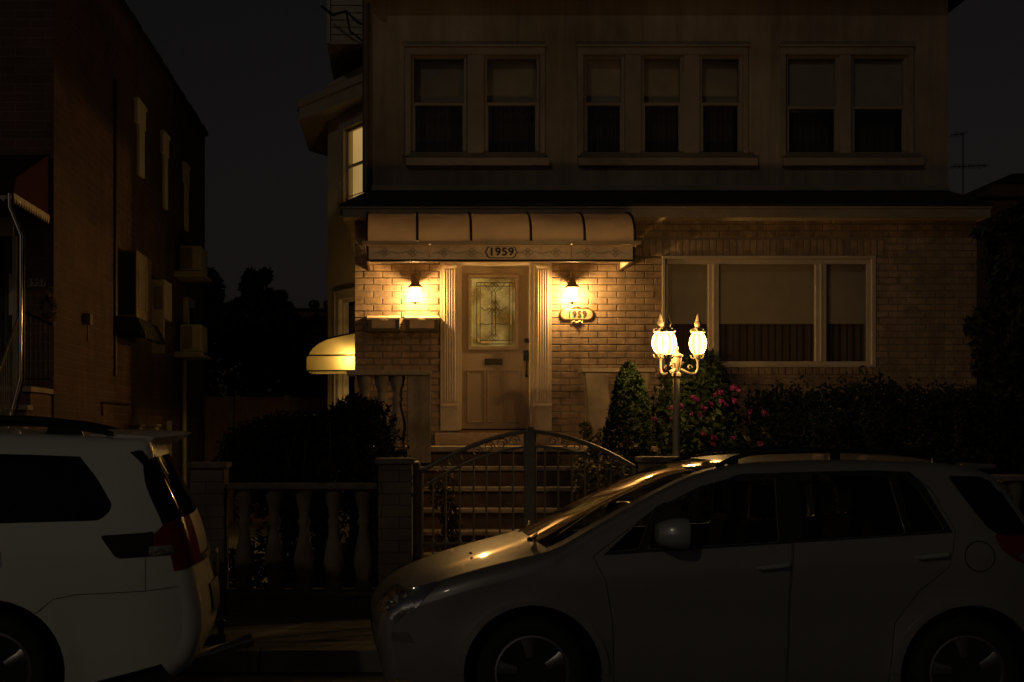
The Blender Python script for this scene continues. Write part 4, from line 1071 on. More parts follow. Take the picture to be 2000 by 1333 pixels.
# ================================================================ BACK FENCE
YK = 23.6
bf = thing('back_fence', 'reddish board fence closing the driveway at the back', 'fence', (-2, YK, .12))
xa, xb = WX(398,YK)-.4, WX(642,YK)+.6; zt_ = WZ(779,YK)
k = xa; mb = MB()
while k < xb: mb.box(k, k+.135, YK, YK+.025, .14, zt_+random.uniform(-.006,.006)); k += .14
mb.build('board_panel', M['fence_wood'], bf)
for p in (398, 465, 560, 645):
    mb = MB(); mb.box(WX(p,YK)-.05, WX(p,YK)+.05, YK-.09, YK-.001, .12, zt_+.06); mb.build('post', M['fence_wood'], bf, bevel=.005)
mb = MB(); mb.box(xa, xb, YK-.03, YK-.001, zt_-.2, zt_-.12); mb.box(xa, xb, YK-.02, YK+.045, zt_+.008, zt_+.03); mb.build('rail', M['fence_wood'], bf)
# far building with roof vents
YG = 34.0
fb = thing('far_building', 'low dark building far behind the driveway with round roof vents', 'building', (-2, 36, .1))
mb = MB(); mb.box(WX(575,YG), WX(720,YG), YG, YG+8, .1, WZ(605,YG)); mb.build('wall', M['nbfront'], fb)
mb = MB(); mb.box(WX(573,YG), WX(722,YG), YG-.1, YG+8.1, WZ(605,YG), WZ(603,YG)); mb.build('roof', M['shingle'], fb)
for p in (611, 640):
    mb = MB(); mb.lathe([(.08,0),(.08,.05),(.14,.10),(.15,.17),(.11,.24),(.03,.27)], (WX(p,YG),YG+.5,WZ(603,YG)), 14); mb.build('roof_vent', M['blackpaint'], fb, smooth=True)
# neighbour right
YR = 25.0
nr = thing('neighbour_house', 'dark flat roofed house behind the right edge, rising past the evergreen', 'house', (14, 28, .1))
mb = MB(); mb.box(WX(1862,YR), 20, YR, YR+9, .1, WZ(388,YR)); mb.box(WX(1950,YR), 20, YR+.3, YR+1.6, WZ(388,YR), WZ(352,YR)); mb.build('wall', M['nbfront'], nr)
mb = MB(); mb.box(WX(1859,YR), 20.1, YR-.08, YR+.3, WZ(388,YR), WZ(385,YR)); mb.add([(WX(1949,YR),YR+.25,WZ(352,YR)),(20,YR+.25,WZ(352,YR)),(20,YR+.25,WZ(325,YR)),(WX(1990,YR),YR+.25,WZ(334,YR)),(WX(1949,YR),YR+1.6,WZ(352,YR)),(20,YR+1.6,WZ(352,YR)),(20,YR+1.6,WZ(325,YR)),(WX(1990,YR),YR+1.6,WZ(334,YR))],[(0,1,2,3),(4,5,6,7),(0,3,7,4),(3,2,6,7)]); mb.build('roof', M['shingle'], nr)
mb = MB(); mb.lathe([(.12,0),(.14,.06),(.1,.14),(.02,.17)], (WX(1918,YR),YR+.5,WZ(386,YR)), 12); mb.build('roof_vent', M['blackpaint'], nr, smooth=True)
an = thing('tv_antenna', 'thin rooftop tv antenna with two crossbars against the sky at right', 'antenna', (WX(1881,YR), YR+.6, WZ(388,YR)))
Yn = YR+.6
mb = MB(); mb.tube([(WX(1881,Yn),Yn,WZ(388,YR)),(WX(1881,Yn),Yn,WZ(260,Yn))], .011, 6); mb.build('mast', M['black'], an)
for p, a, b in ((326,1856,1925),(264,1858,1883)):
    mb = MB(); z = WZ(p,Yn); mb.tube([(WX(a,Yn),Yn,z),(WX(b,Yn),Yn,z+.02)], .009, 6)
    q = a+3
    while q < b: mb.tube([(WX(q,Yn),Yn-.25,z),(WX(q,Yn),Yn+.25,z)], .006, 5); q += 9
    mb.build('crossbar', M['black'], an)

# ================================================================ NEIGHBOUR LEFT
nb = thing('brick_house', 'dark red brick neighbour house at left with air conditioners on its side wall', 'house', (-6, 18, .1))
XN = -3.375; YN = 13.0; YE2 = 23.1; ZN = 6.90
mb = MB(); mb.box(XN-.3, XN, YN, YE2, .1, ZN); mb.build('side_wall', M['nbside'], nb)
dh = (WX(-60,YN), WX(28,YN), 1.9, WZ(462,YN))
mb = MB(); wall_pieces(mb, -12, XN-.002, .1, 8.4, YN-.002, YN+.3, [dh]); mb.build('front_wall', M['nbfront'], nb)
mb = MB(); mb.box(-12, XN-.3, YE2-.3, YE2, .1, ZN); mb.box(-12,XN-.3,YN+1,YN+1.05,.1,8); mb.build('rear_wall', M['nbfront'], nb)
mb = MB(); y = YN
while y < YE2:
    mb.prism([(XN-.32,ZN),(XN+.05+random.uniform(-.015,.02),ZN),(XN+.05,ZN+.05+random.uniform(0,.03)),(XN-.32,ZN+.12+random.uniform(-.02,.03))], y+.01, y+.29); y += .3
mb.box(-12, XN-.32, YN+.3, YE2, ZN-.1, ZN+.02)
mb.build('coping', M['shingle'], nb)
def sy(p, x=XN): return x*F/(p-HX)       # depth of a point of the side wall
def swz(py, p): return WZ(py, sy(p))
for (p0, p1, pt, pb_) in ((262,277,195,335),(313,323,258,402),(356,364,320,446)):
    ya, yb = sy(p0), sy(p1); zt_ = swz(pt,p0)+.0; zb_ = zt_-(pb_-pt)*sy(p0)/F
    mb = MB()
    mb.box(XN+.001, XN+.04, ya+.15, yb, zb_, zt_-.02); mb.box(XN+.001, XN+.045, ya, yb+.05, zt_-.28, zt_-.02); mb.box(XN+.001, XN+.06, ya-.02, yb+.08, zt_-.02, zt_+.03)
    w_ = mb.build('window', M['pale'], nb, bevel=.004)
    mb = MB(); mb.box(XN+.001, XN+.02, yb, yb+.12, zb_, zt_-.02); mb.build('pane', M['privacy'], w_)
# oriel
xo = XN+.22; ya, yb = sy(231), 16.95; zt_ = 3.92; zb_ = 3.12
mb = MB(); mb.box(XN, xo, ya, yb, zb_, zt_); ori = mb.build('oriel', M['acgrill'], nb, bevel=.004)
mb = MB(); mb.box(XN+.015, xo-.012, ya-.012, ya-.002, zb_+.03, zt_-.03); mb.build('grille', M['blackpaint'], ori)
mb = MB()
for a, b in ((ya+.10,ya+.45),(ya+.55,yb-.08)): mb.box(xo, xo+.006, a, b, zb_+.12, zt_-.12)
mb.build('pane', M['acgrill'], ori)
mb = MB(); y = ya-.25
mb.prism([(XN,zb_-.17),(xo+.1,zb_-.22),(xo+.14,zb_-.18),(xo+.06,zb_-.03),(XN,zb_-.01)], ya-.28, yb+.1)
while y < yb: mb.prism([(xo+.07,zb_-.22-random.uniform(.0,.05)),(xo+.16,zb_-.25-random.uniform(0,.03)),(xo+.14,zb_-.17),(xo+.05,zb_-.12)], y, y+.16); y += .19
mb.build('oriel_ledge', M['shingle'], nb)
# tall cream reveal (stair window)
ys = sy(296); mb = MB(); mb.box(XN, XN+.175, ys, ys+.6, swz(622,296), swz(546,296)); w_ = mb.build('window', M['acmetal'], nb, bevel=.006)
mb = MB(); mb.box(XN+.03, XN+.15, ys-.006, ys-.001, swz(605,296), swz(560,296)); mb.build('pane', M['acgrill'], w_)
mb = MB(); mb.box(XN, XN+.16, ys+.02, ys+.10, swz(690,296), swz(622,296)-.002); mb.build('pale_jamb', M['acmetal'], nb)
ys = sy(358); mb = MB(); mb.box(XN, XN+.08, ys, ys+.7, swz(660,358), swz(580,358)); w_ = mb.build('window', M['acmetal'], nb, bevel=.004)
mb = MB(); mb.box(XN+.08, XN+.085, ys+.12, ys+.6, swz(655,358), swz(586,358)); mb.build('pane', M['privacy'], w_)
# small lit-side vent boxes and cables
mb = MB(); ys = sy(262); mb.box(XN, XN+.10, ys, ys+.16, swz(648,262), swz(634,262)); mb.build('vent_hood', M['acmetal'], nb, bevel=.01)
for p in (256, 290): mb = MB(); ys = sy(p); mb.box(XN, XN+.10, ys, ys+.22, swz(850,p), swz(833,p)); mb.box(XN,XN+.13,ys-.03,ys+.25,swz(833,p),swz(829,p)); mb.build('vent_hood', M['acmetal'], nb, bevel=.005)
mb = MB(); xs = XN+.02
mb.tube([(xs,sy(222),ZN-1.0),(xs,sy(222),swz(715,222)),(xs,sy(221.5),swz(735,222))], .018, 6); mb.tube([(xs,sy(196),swz(790,196)),(xs,sy(196),swz(812,196)),(xs,sy(196),swz(786,196)),(xs,sy(250),swz(790,250))], .012, 6)
mb.tube([(xs,sy(225),swz(640,225)),(xs,sy(223),swz(690,223)),(xs,sy(218),swz(700,218))], .008, 5)
mb.build('cable', M['blackpaint'], nb, smooth=True)
for p, q in ((160,612),):
    mb = MB(); ys = sy(p); mb.box(XN, XN+.09, ys, ys+.12, swz(q,p)-.12, swz(q,p)); mb.tube([(XN+.05,ys+.06,swz(q,p)-.12),(XN+.05,ys+.06,swz(q,p)-.3)], .012, 6); mb.build('meter_box', M['acgrill'], nb, bevel=.005)
mb = MB(); ys = sy(352); mb.tube([(XN+.06,ys,swz(705,352)),(XN+.06,ys,.2)], .04, 8); mb.build('drainpipe', M['acmetal'], nb, smooth=True)
ys = sy(326); mb = MB(); mb.box(XN, XN+.05, ys, ys+.12, .2, swz(822,326)); mb.build('corner_board', M['acmetal'], nb)
# ACs
def ac(p0, t, b, label):
    y = sy(p0); z0, z1 = swz(b,p0), swz(t,p0)
    g = thing('air_conditioner', label, 'air conditioner', (XN, y, z0), 'air conditioners on the brick side wall')
    mb = MB(); mb.box(XN+.08, XN+.40, y, y+.66, z0+.05, z1); bd = mb.build('casing', M['acmetal'], g, bevel=.012)
    mb = MB(); mb.box(XN+.001, XN+.08, y+.02, y+.62, z0+.05, z1-.02); mb.build('sleeve', M['blackpaint'], g)
    mb = MB(); n = 9
    mb.box(XN+.11, XN+.26, y-.004, y-.001, z0+.08, z1-.03)
    for k in range(n): zz = z0+.09+(z1-z0-.14)*k/n; mb.box(XN+.105, XN+.27, y-.012, y-.004, zz, zz+.012)
    mb.build('grille', M['acgrill'], g)
    mb = MB(); mb.box(XN-.0+.001, XN+.46, y-.06, y+.7, z0-.04, z0-.002); mb.box(XN+.001, XN+.44, y-.04, y-.02, z0-.002, z0+.045); mb.build('shelf', M['acmetal'], g, bevel=.006)
ac(341, 480, 536, 'upper cream air conditioner on a shelf near the back corner of the brick side wall')
ac(341, 634, 693, 'lower cream air conditioner on a shelf above the thin drainpipe')
# pole cable hanging
# neighbour awning
na = thing('canvas_awning', 'dark red canvas awning with scalloped trim over the neighbour\'s entrance', 'awning', (-4.4, 12.5, 3.8))
xA = -3.42; zw = WZ(426,YN); zt_ = WZ(303,YN); yF = 11.78
pr = [(YN-.003,zt_),(11.88,WZ(347,11.88)),(yF,WZ(380,yF)),(yF,zw+.0),(YN-.003,zw)]
mb = MB(); mb.prismx(pr, -6.4, xA); mb.build('canopy', M['red_canvas'], na)
mb = MB(); y = yF
while y < YN-.05: mb.prismx([(y,zw+.02),(y+.075,zw+.02),(y+.075,zw-.02),(y+.0375,zw-.07),(y,zw-.02)], xA+.001, xA+.012); y += .08
x = xA
while x > -6.4: mb.prism([(x,zw),(x-.055,zw),(x-.055,zw-.025),(x-.0275,zw-.05),(x,zw-.025)], yF-.004, yF+.004); x -= .06
mb.build('scalloped_trim', M['scallop'], na)
# porch pole
yp = 11.7
pp = thing('porch_pole', 'bent shiny metal porch pole standing before the red awning at the left edge', 'pole', (WX(41,yp), yp, .2))
mb = MB()
mb.tube([P(18,378,yp),P(18,404,yp),P(41,460,yp),P(40,740,yp),P(19,822,yp),P(10,900,yp)], .015, 10); mb.build('pole', M['chrome'], pp, smooth=True)
mb = MB(); mb.tube([P(25,382,yp+.08),P(25,404,yp+.08),P(47,462,yp+.08),P(46,742,yp+.08),P(28,822,yp+.08)], .011, 8); mb.build('brace', M['black'], pp, smooth=True)
# entrance door of the neighbour, parts of the house
mb = MB(); mb.box(WX(-60,YN), WX(28,YN), YN-.03, YN+.08, WZ(462,YN), WZ(415,YN)); mb.box(WX(25,YN), WX(34,YN), YN-.03, YN+.08, 1.9, WZ(462,YN)); mb.box(WX(-60,YN),WX(34,YN),YN-.05,YN+.02,WZ(417,YN),WZ(412,YN)); mb.build('door_frame', M['trim'], nb, bevel=.004)
mb = MB(); mb.box(WX(-60,YN), WX(25,YN), YN+.1, YN+.14, 1.9, WZ(464,YN)); dd = mb.build('door', M['dark_room'], nb)
mb = MB(); x = WX(-58,YN)
while x < WX(24,YN): mb.tube([(x,YN+.04,1.95),(x,YN+.04,WZ(466,YN))], .007, 5); x += .085
mb.build('security_grille', M['acgrill'], dd)
mb = MB(); mb.box(WX(16,YN), WX(24,YN), YN+.02, YN+.06, WZ(615,YN), WZ(535,YN)); mb.build('glass_strip', M['shade'], dd)
t = thing('number_plate', 'small white plate reading 1957 on the neighbour\'s dark brick front', 'plate', (WX(72,YN), YN, WZ(552,YN)))
mb = MB(); mb.box(WX(55,YN), WX(90,YN), YN-.018, YN-.004, WZ(560,YN), WZ(545,YN)); mb.build('plate', M['pale'], t, bevel=.002)
text_mesh('1957', .078, (WX(72.5,YN), YN-.021, WZ(552.5,YN)), M['ink'], t, depth=.002, heavy=.003, sx=1.1)
t = thing('white_wreath', 'pale oval wreath hanging at the corner railing of the neighbour\'s porch', 'wreath', (WX(90,12.7), 12.7, WZ(600,12.7)))
pts = []
for _ in range(900):
    a = random.uniform(0,6.28); pts.append((WX(91,12.7)+.055*math.cos(a)+random.gauss(0,.014), 12.72+random.gauss(0,.02), WZ(600,12.7)+.10*math.sin(a)+random.gauss(0,.014)))
mb = MB(); leaves(mb, pts, .03); mb.build('leaves', M['curtain'], t)
mb = MB(); c = (WX(91,12.7),12.74,WZ(600,12.7)); mb.tube([(c[0]+.055*math.cos(a*.5),c[1],c[2]+.10*math.sin(a*.5)) for a in range(14)], .008, 5); mb.tube([(c[0],c[1],c[2]+.1),(c[0],c[1]+.05,c[2]+.2),(c[0],YN-.003,c[2]+.21)], .004, 5); mb.build('ring', M['bark'], t)
# neighbour stoop with railing
ns = thing('neighbour_stoop', 'brick steps with iron railings at the neighbour\'s entrance', 'steps', (-4, 12, .12))
mb = MB(); mb.box(-6.2, XN-.02, 12.25, YN-.004, .12, WZ(768,12.3)); mb.build('base', M['nbfront'], ns)
zl_ = WZ(766,12.3); mb = MB(); mb.box(-6.25, XN+.0, 12.2, YN-.005, zl_, zl_+.05); mb.build('landing', M['tread'], ns, bevel=.005)
for k in range(1,6):
    z = zl_-.17*k; y = 12.25-.14*k
    mb = MB(); mb.box(-4.9, XN-.02, y, y+.16, max(.12,z-.17), z-.001); mb.build('riser', M['nbfront'], ns)
    mb = MB(); mb.box(-4.92, XN+.0, y-.02, y+.16, z, z+.045); mb.build('tread', M['tread'], ns, bevel=.004)
mb = MB(); x0, x1 = WX(48,12.25), WX(102,12.25); zr0, zr1 = WZ(618,12.25), WZ(618,12.25)-.03
mb.tube([(x0,12.25,WZ(610,12.25)),(x1,12.25,WZ(635,12.25))], .014, 6); mb.tube([(x0,12.25,zl_+.12),(x1,12.25,zl_+.12)], .01, 6)
x = x0
while x < x1: mb.tube([(x,12.25,zl_+.05),(x,12.25,WZ(610+25*(x-x0)/(x1-x0),12.25))], .007, 5); x += .045
rl = mb.build('railing', M['black'], ns, smooth=True)
mb = MB()
a, b = P(34,625,11.9), P(-25,790,11.0)
mb.tube([a,b], .014, 6); mb.tube([a-Vector((0,0,.62)), b-Vector((0,0,.62))], .01, 6)
for k in range(14):
    p = a.lerp(b,k/13); mb.tube([p, p-Vector((0,0,.66))], .007, 5)
mb.build('railing', M['acgrill'], ns, smooth=True)
# ================================================================ CARS
def catmull(pts, step=.04):
    out = []; n = len(pts)
    for i in range(n-1):
        p0 = pts[max(0,i-1)]; p1 = pts[i]; p2 = pts[i+1]; p3 = pts[min(n-1,i+2)]
        L = math.hypot(p2[0]-p1[0], p2[1]-p1[1]); m = max(1, int(L/step))
        # centripetal-ish: limit the tangents
        def tan(a, b, c):
            la = math.hypot(b[0]-a[0], b[1]-a[1])+1e-6; lc = math.hypot(c[0]-b[0], c[1]-b[1])+1e-6
            return [((b[k]-a[k])/la*lc+(c[k]-b[k])/lc*la)/(la+lc) for k in range(len(b))]
        t1 = tan(p0,p1,p2) if i > 0 else [(p2[k]-p1[k])/L for k in range(len(p1))]
        t2 = tan(p1,p2,p3) if i < n-2 else [(p2[k]-p1[k])/L for k in range(len(p1))]
        for q in range(m):
            t = q/m; h1 = 2*t**3-3*t*t+1; h2 = t**3-2*t*t+t; h3 = -2*t**3+3*t*t; h4 = t**3-t*t
            out.append(tuple(h1*p1[k]+h2*L*t1[k]+h3*p2[k]+h4*L*t2[k] for k in range(len(p1))))
    out.append(tuple(pts[-1])); return out
def densify(poly, step=.05):
    out = []
    for i in range(len(poly)):
        a, b = poly[i], poly[(i+1)%len(poly)]; L = math.hypot(b[0]-a[0], b[1]-a[1]); m = max(1, int(L/step))
        for q in range(m): out.append((a[0]+(b[0]-a[0])*q/m, a[1]+(b[1]-a[1])*q/m))
    return out
def pip(x, y, poly):
    c = False; n = len(poly); j = n-1
    for i in range(n):
        xi, yi = poly[i]; xj, yj = poly[j]
        if (yi > y) != (yj > y) and x < (xj-xi)*(y-yi)/(yj-yi)+xi: c = not c
        j = i
    return c
def dseg(x, y, a, b):
    dx_, dy_ = b[0]-a[0], b[1]-a[1]; L = dx_*dx_+dy_*dy_
    t = 0 if L == 0 else max(0, min(1, ((x-a[0])*dx_+(y-a[1])*dy_)/L))
    return math.hypot(x-a[0]-t*dx_, y-a[1]-t*dy_)
def inset(poly, d):
    n = len(poly); A = sum(poly[i][0]*poly[(i+1)%n][1]-poly[(i+1)%n][0]*poly[i][1] for i in range(n)); s = 1 if A > 0 else -1
    out = []
    for i in range(n):
        p, q, r = poly[i-1], poly[i], poly[(i+1)%n]
        e1 = Vector((q[0]-p[0], q[1]-p[1])); e2 = Vector((r[0]-q[0], r[1]-q[1]))
        if e1.length < 1e-6 or e2.length < 1e-6: out.append(q); continue
        e1.normalize(); e2.normalize(); n1 = Vector((-e1.y,e1.x))*s; n2 = Vector((-e2.y,e2.x))*s; m = n1+n2
        if m.length < .2: out.append(q); continue
        m = m/m.length; k = d/max(.4, m.dot(n1)); out.append((q[0]+m.x*k, q[1]+m.y*k))
    return out
def rounded(poly, r, n=4):
    out = []; N_ = len(poly)
    for i in range(N_):
        p, q, s = Vector(poly[i-1]), Vector(poly[i]), Vector(poly[(i+1)%N_])
        rr = min(r, (p-q).length*.45, (s-q).length*.45); a = q+(p-q).normalized()*rr; b = q+(s-q).normalized()*rr
        for k in range(n+1):
            t = k/n; v = a.lerp(q,t).lerp(q.lerp(b,t),t); out.append((v.x,v.y))
    return out

class Car:
    def __init__(s, x0, yc, W, nodes, wheels, RA, belt, tum, plan, fillet=.10, zlow=.55):
        s.x0, s.yc, s.W = x0, yc, W; s.wheels = wheels; s.RA = RA; s.belt = belt; s.tum = tum; s.plan = plan; s.fr = fillet; s.zlow = zlow
        s.nodes = nodes                     # (u, z, bow, crown)
        s.top = catmull(nodes); s.top2 = [(p[0],p[1]) for p in s.top]
        s.L = max(p[0] for p in s.top2)
        T = s.top2; n = len(T); s.nin = []; fr = []
        for i in range(n):
            a_, b_ = T[max(0,i-1)], T[min(n-1,i+1)]; t = Vector((b_[0]-a_[0], b_[1]-a_[1])).normalized()
            s.nin.append(Vector((t.y,-t.x)))
            k = s.fr(T[i][0]) if callable(s.fr) else s.fr
            if 0 < i < n-1:
                e1 = Vector((T[i][0]-a_[0],T[i][1]-a_[1])); e2 = Vector((b_[0]-T[i][0],b_[1]-T[i][1]))
                turn = -(e1.x*e2.y-e1.y*e2.x)/(e1.length*e2.length+1e-9)       # >0 where the outline is convex
                if turn > .02: k = min(k, .62*(e1.length+e2.length)/2/turn)
            fr.append(max(.015,k))
        for _ in range(2): fr = [min(fr[max(0,i-1):i+2]) for i in range(n)]
        for _ in range(4): fr = [sum(fr[max(0,i-1):i+2])/len(fr[max(0,i-1):i+2]) for i in range(n)]
        s.frl = fr
        s.inner = [(T[i][0]+s.nin[i].x*fr[i], T[i][1]+s.nin[i].y*fr[i]) for i in range(n)]
    def f(s, u, z, fil=True):
        w = s.W/2; (uf, af), (ur, ar) = s.plan
        if u < uf: w *= 1-af*((uf-u)/uf)**2.6
        if u > ur: w *= 1-ar*((u-ur)/(s.L-ur))**2.6
        if z < s.zlow: w -= .05*((s.zlow-z)/.35)**1.6
        zb = s.belt(u)
        if z > zb-.12:
            t = z-(zb-.12); w -= s.tum*(t*t/(2*.15) if t < .15 else t-.075)
        w -= .012*math.cos((z-s.zlow)*9)*(1 if z < zb else .3)*.6
        for cu, cz in s.wheels:
            d = math.hypot(u-cu, z-cz)
            if d < s.RA+.09 and z > cz-.2: w += .018*max(0, 1-abs(d-s.RA-.015)/.07)
        if fil:
            d, i = min((dseg(u, z, s.top2[i], s.top2[i+1]), i) for i in range(0, len(s.top2)-1)); r_ = s.frl[i]
            if d < r_: w -= r_-math.sqrt(max(0, r_**2-(r_-d)**2))
        return w
    def pt(s, u, y, z): return (s.x0+u, s.yc+y, z)
    def panel(s, name, outer, holes, mt, parent, off=0, step=.06, sides=(-1,1), rim_=True, smooth=True, fil=True):
        o = densify(outer, step); hs = [densify(h, step) for h in holes]
        pts = [Vector(p) for p in o]; edges = [(i,(i+1)%len(o)) for i in range(len(o))]
        for h in hs:
            b = len(pts); pts += [Vector(p) for p in h]; edges += [(b+i, b+(i+1)%len(h)) for i in range(len(h))]
        loops = [o]+hs; nb_ = len(pts)
        segs = [(lp_[i], lp_[(i+1)%len(lp_)]) for lp_ in loops for i in range(len(lp_))]
        x0, x1 = min(p[0] for p in o), max(p[0] for p in o); y0, y1 = min(p[1] for p in o), max(p[1] for p in o)
        yy = y0+step*.5; r = 0
        while yy < y1:
            xx = x0+(step*.5 if r%2 else 0)+.013
            while xx < x1:
                if pip(xx,yy,o) and not any(pip(xx,yy,h) for h in hs) and all(dseg(xx,yy,a,b) > step*.42 for a,b in segs): pts.append(Vector((xx,yy)))
                xx += step
            yy += step; r += 1
        V, E_, Fc, *_ = delaunay_2d_cdt(pts, edges, [], 0, 1e-6)
        tris = []
        for t in Fc:
            cx = sum(V[i][0] for i in t)/len(t); cy = sum(V[i][1] for i in t)/len(t)
            if pip(cx,cy,o) and not any(pip(cx,cy,h) for h in hs): tris.append(t)
        ys = [s.f(v[0],v[1],fil)+off for v in V]
        out = []
        for sd in sides:
            mb = MB(); vs = [s.pt(v[0], sd*y, v[1]) for v,y in zip(V,ys)]
            mb.add(vs, [tuple(t) if sd < 0 else tuple(reversed(t)) for t in tris])
            if rim_:       # turned-in edges give the sheet thickness
                from collections import Counter
                cnt = Counter()
                for t in tris:
                    for i in range(len(t)): cnt[tuple(sorted((t[i],t[(i+1)%len(t)])))] += 1
                for (a,b), c in cnt.items():
                    if c == 1:
                        A_, B_ = Vector(vs[a]), Vector(vs[b]); dd = Vector((0,-sd*.022,0))
                        mb.add([A_,B_,B_+dd,A_+dd], [(0,1,2,3)])
            out.append(mb.build(name, mt, parent, smooth=smooth))
        return out
    def skin(s, mb, i0, i1, s0=-1, s1=1, off=0, n=14, fil=True):
        rows = []; F_ = 6
        for k in range(i0, i1+1):
            u,z,bow,crown = s.top[k]; nin = s.nin[k]; r_ = s.frl[k]; q_ = s.inner[k]; w = s.f(q_[0], q_[1], False); ye = w-r_; row = []
            def edge(sd):
                out = []
                for m in range(1, F_+1):
                    th = math.pi/2*m/F_; e = 1-math.cos(th)
                    ou = off*math.cos(th); out.append(s.pt(u+nin.x*(r_*e-ou), sd*(ye+r_*math.sin(th)+off*math.sin(th)), z+nin.y*(r_*e-ou)))
                return out
            if s0 <= -1 and fil: row += list(reversed(edge(-1)))
            for q in range(n+1):
                sv = s0+(s1-s0)*q/n; h = 1-abs(sv)**2.3
                row.append(s.pt(u+bow*h-nin.x*off, ye*sv, z+crown*h-nin.y*off))
            if s1 >= 1 and fil: row += edge(1)
            rows.append(row)
        base = len(mb.v); mb.v += [p for r_ in rows for p in r_]; m = len(rows[0])
        for k in range(len(rows)-1):
            for q in range(m-1): mb.f.append((base+k*m+q, base+(k+1)*m+q, base+(k+1)*m+q+1, base+k*m+q+1))
    def idx(s, node):      # index in the dense outline of a control node
        p = s.nodes[node]; return min(range(len(s.top2)), key=lambda i: (s.top2[i][0]-p[0])**2+(s.top2[i][1]-p[1])**2)
    def lower(s, ub, uf_, zs):
        """bottom line from rear to front with the arches"""
        out = [(ub, zs+.04)]
        for cu, cz in sorted(s.wheels, reverse=True):
            a0 = math.asin(max(-1,min(1,(zs-cz)/s.RA)))
            out.append((cu+s.RA*math.cos(a0), zs))
            for k in range(1,24):
                a = a0+(math.pi-2*a0)*k/24; out.append((cu+s.RA*math.cos(a), cz+s.RA*math.sin(a)))
            out.append((cu-s.RA*math.cos(a0), zs))
        out.append((uf_, zs+.04)); return out
    def wheel(s, cu, cz, R_, rr, parent, spokes=5, sides=(-1,1)):
        for sd in sides:
            yo = s.yc+sd*(s.W/2-.035); c = (s.x0+cu, yo, cz); g = -sd
            w_ = .21
            mb = MB(); mb.lathe([(rr+.004,g*.012),(rr+.02,0),(R_-.045,g*-.006),(R_-.012,g*.012),(R_,g*.035),(R_,g*(w_-.035)),(R_-.012,g*(w_-.01)),(rr,g*w_)], c, 40, 'y')
            # leave the disc open: tyre walls only
            tyre = mb.build('wheel', M['rubber'], parent, smooth=True); tyre['label'] = 'dark tyre with five spoke alloy rim'
            mb = MB(); vs = []
            prof = [(rr+.006,g*.004),(rr-.006,g*.002),(rr-.018,g*.014),(rr-.022,g*.03),(rr-.03,g*.14)]
            n = 40
            for r_, h_ in prof:
                for k in range(n):
                    t = 2*math.pi*k/n; vs.append((c[0]+r_*math.cos(t), c[1]+h_, c[2]+r_*math.sin(t)))
            fs = [(i*n+k, i*n+(k+1)%n, (i+1)*n+(k+1)%n, (i+1)*n+k) for i in range(len(prof)-1) for k in range(n)]
            mb.add(vs, fs)
            for k in range(spokes):
                t = 2*math.pi*k/spokes+math.pi/2+.15
                d_ = Vector((math.cos(t),0,math.sin(t))); e_ = Vector((-d_.z,0,d_.x)); cc = Vector(c)
                for da in (0,):
                    vsp = []
                    for r_, wd, h_ in ((.03,.042,.028),(.09,.034,.02),(rr-.05,.030,.012),(rr-.012,.045,.012)):
                        for q, hh in ((-1,0),(-.55,-.008),(.55,-.008),(1,0)):
                            vsp.append(cc+d_*r_+e_*wd*q+Vector((0,g*(h_+hh),0)))
                    mb.add(vsp, [(i*4+q, i*4+q+1, (i+1)*4+q+1, (i+1)*4+q) for i in range(3) for q in range(3)])
                    vsb = [v+Vector((0,g*.03,0)) for v in vsp]
                    mb.add(vsp[0::4]+vsb[0::4], [(i,i+1,i+5,i+4) for i in range(3)]); mb.add(vsp[3::4]+vsb[3::4], [(i,i+1,i+5,i+4) for i in range(3)])
            mb.lathe([(0,g*.012),(.028,g*.014),(.034,g*.022),(.036,g*.05)], c, 20, 'y')
            for k in range(5):
                t = 2*math.pi*(k+.5)/5; mb.lathe([(0,g*.02),(.008,g*.022),(.009,g*.04)], (c[0]+.052*math.cos(t),c[1],c[2]+.052*math.sin(t)), 6, 'y')
            mb.build('rim', M['alloy'], tyre, smooth=True)
            mb = MB(); mb.lathe([(0,g*.10),(rr-.03,g*.10),(rr-.03,g*.11),(0,g*.11)], c, 28, 'y'); mb.build('brake_disc', M['acgrill'], tyre)
    def underbody(s, parent, zs):
        mb = MB(); W2 = s.W/2-.09
        u0, u1 = .25, s.L-.2
        cuts = sorted(s.wheels); xs = [u0]
        for cu, cz in cuts: xs += [cu-s.RA-.0, cu+s.RA+.0]
        xs += [u1]
        for i in range(len(xs)-1):
            inw = W2 if i % 2 == 0 else W2-.28
            mb.box(s.x0+xs[i], s.x0+xs[i+1], s.yc-inw, s.yc+inw, zs-.01, zs+.25 if i%2==0 else .62)
        for cu, cz in cuts:          # arch liners
            for sd in (-1,1):
                n = 16; vs = []
                for k in range(n+1):
                    a = math.pi*k/n-.0
                    for yy in (s.W/2-.05, W2-.28): vs.append((s.x0+cu+(s.RA+.004)*math.cos(a), s.yc+sd*yy, cz+(s.RA+.004)*math.sin(a)))
                mb.add(vs, [(2*k,2*k+1,2*k+3,2*k+2) for k in range(n)])
        mb.build('underbody', M['blackpaint'], parent)
def P2(px_, py, Y, x0): return (WX(px_,Y)-x0, WZ(py,Y))

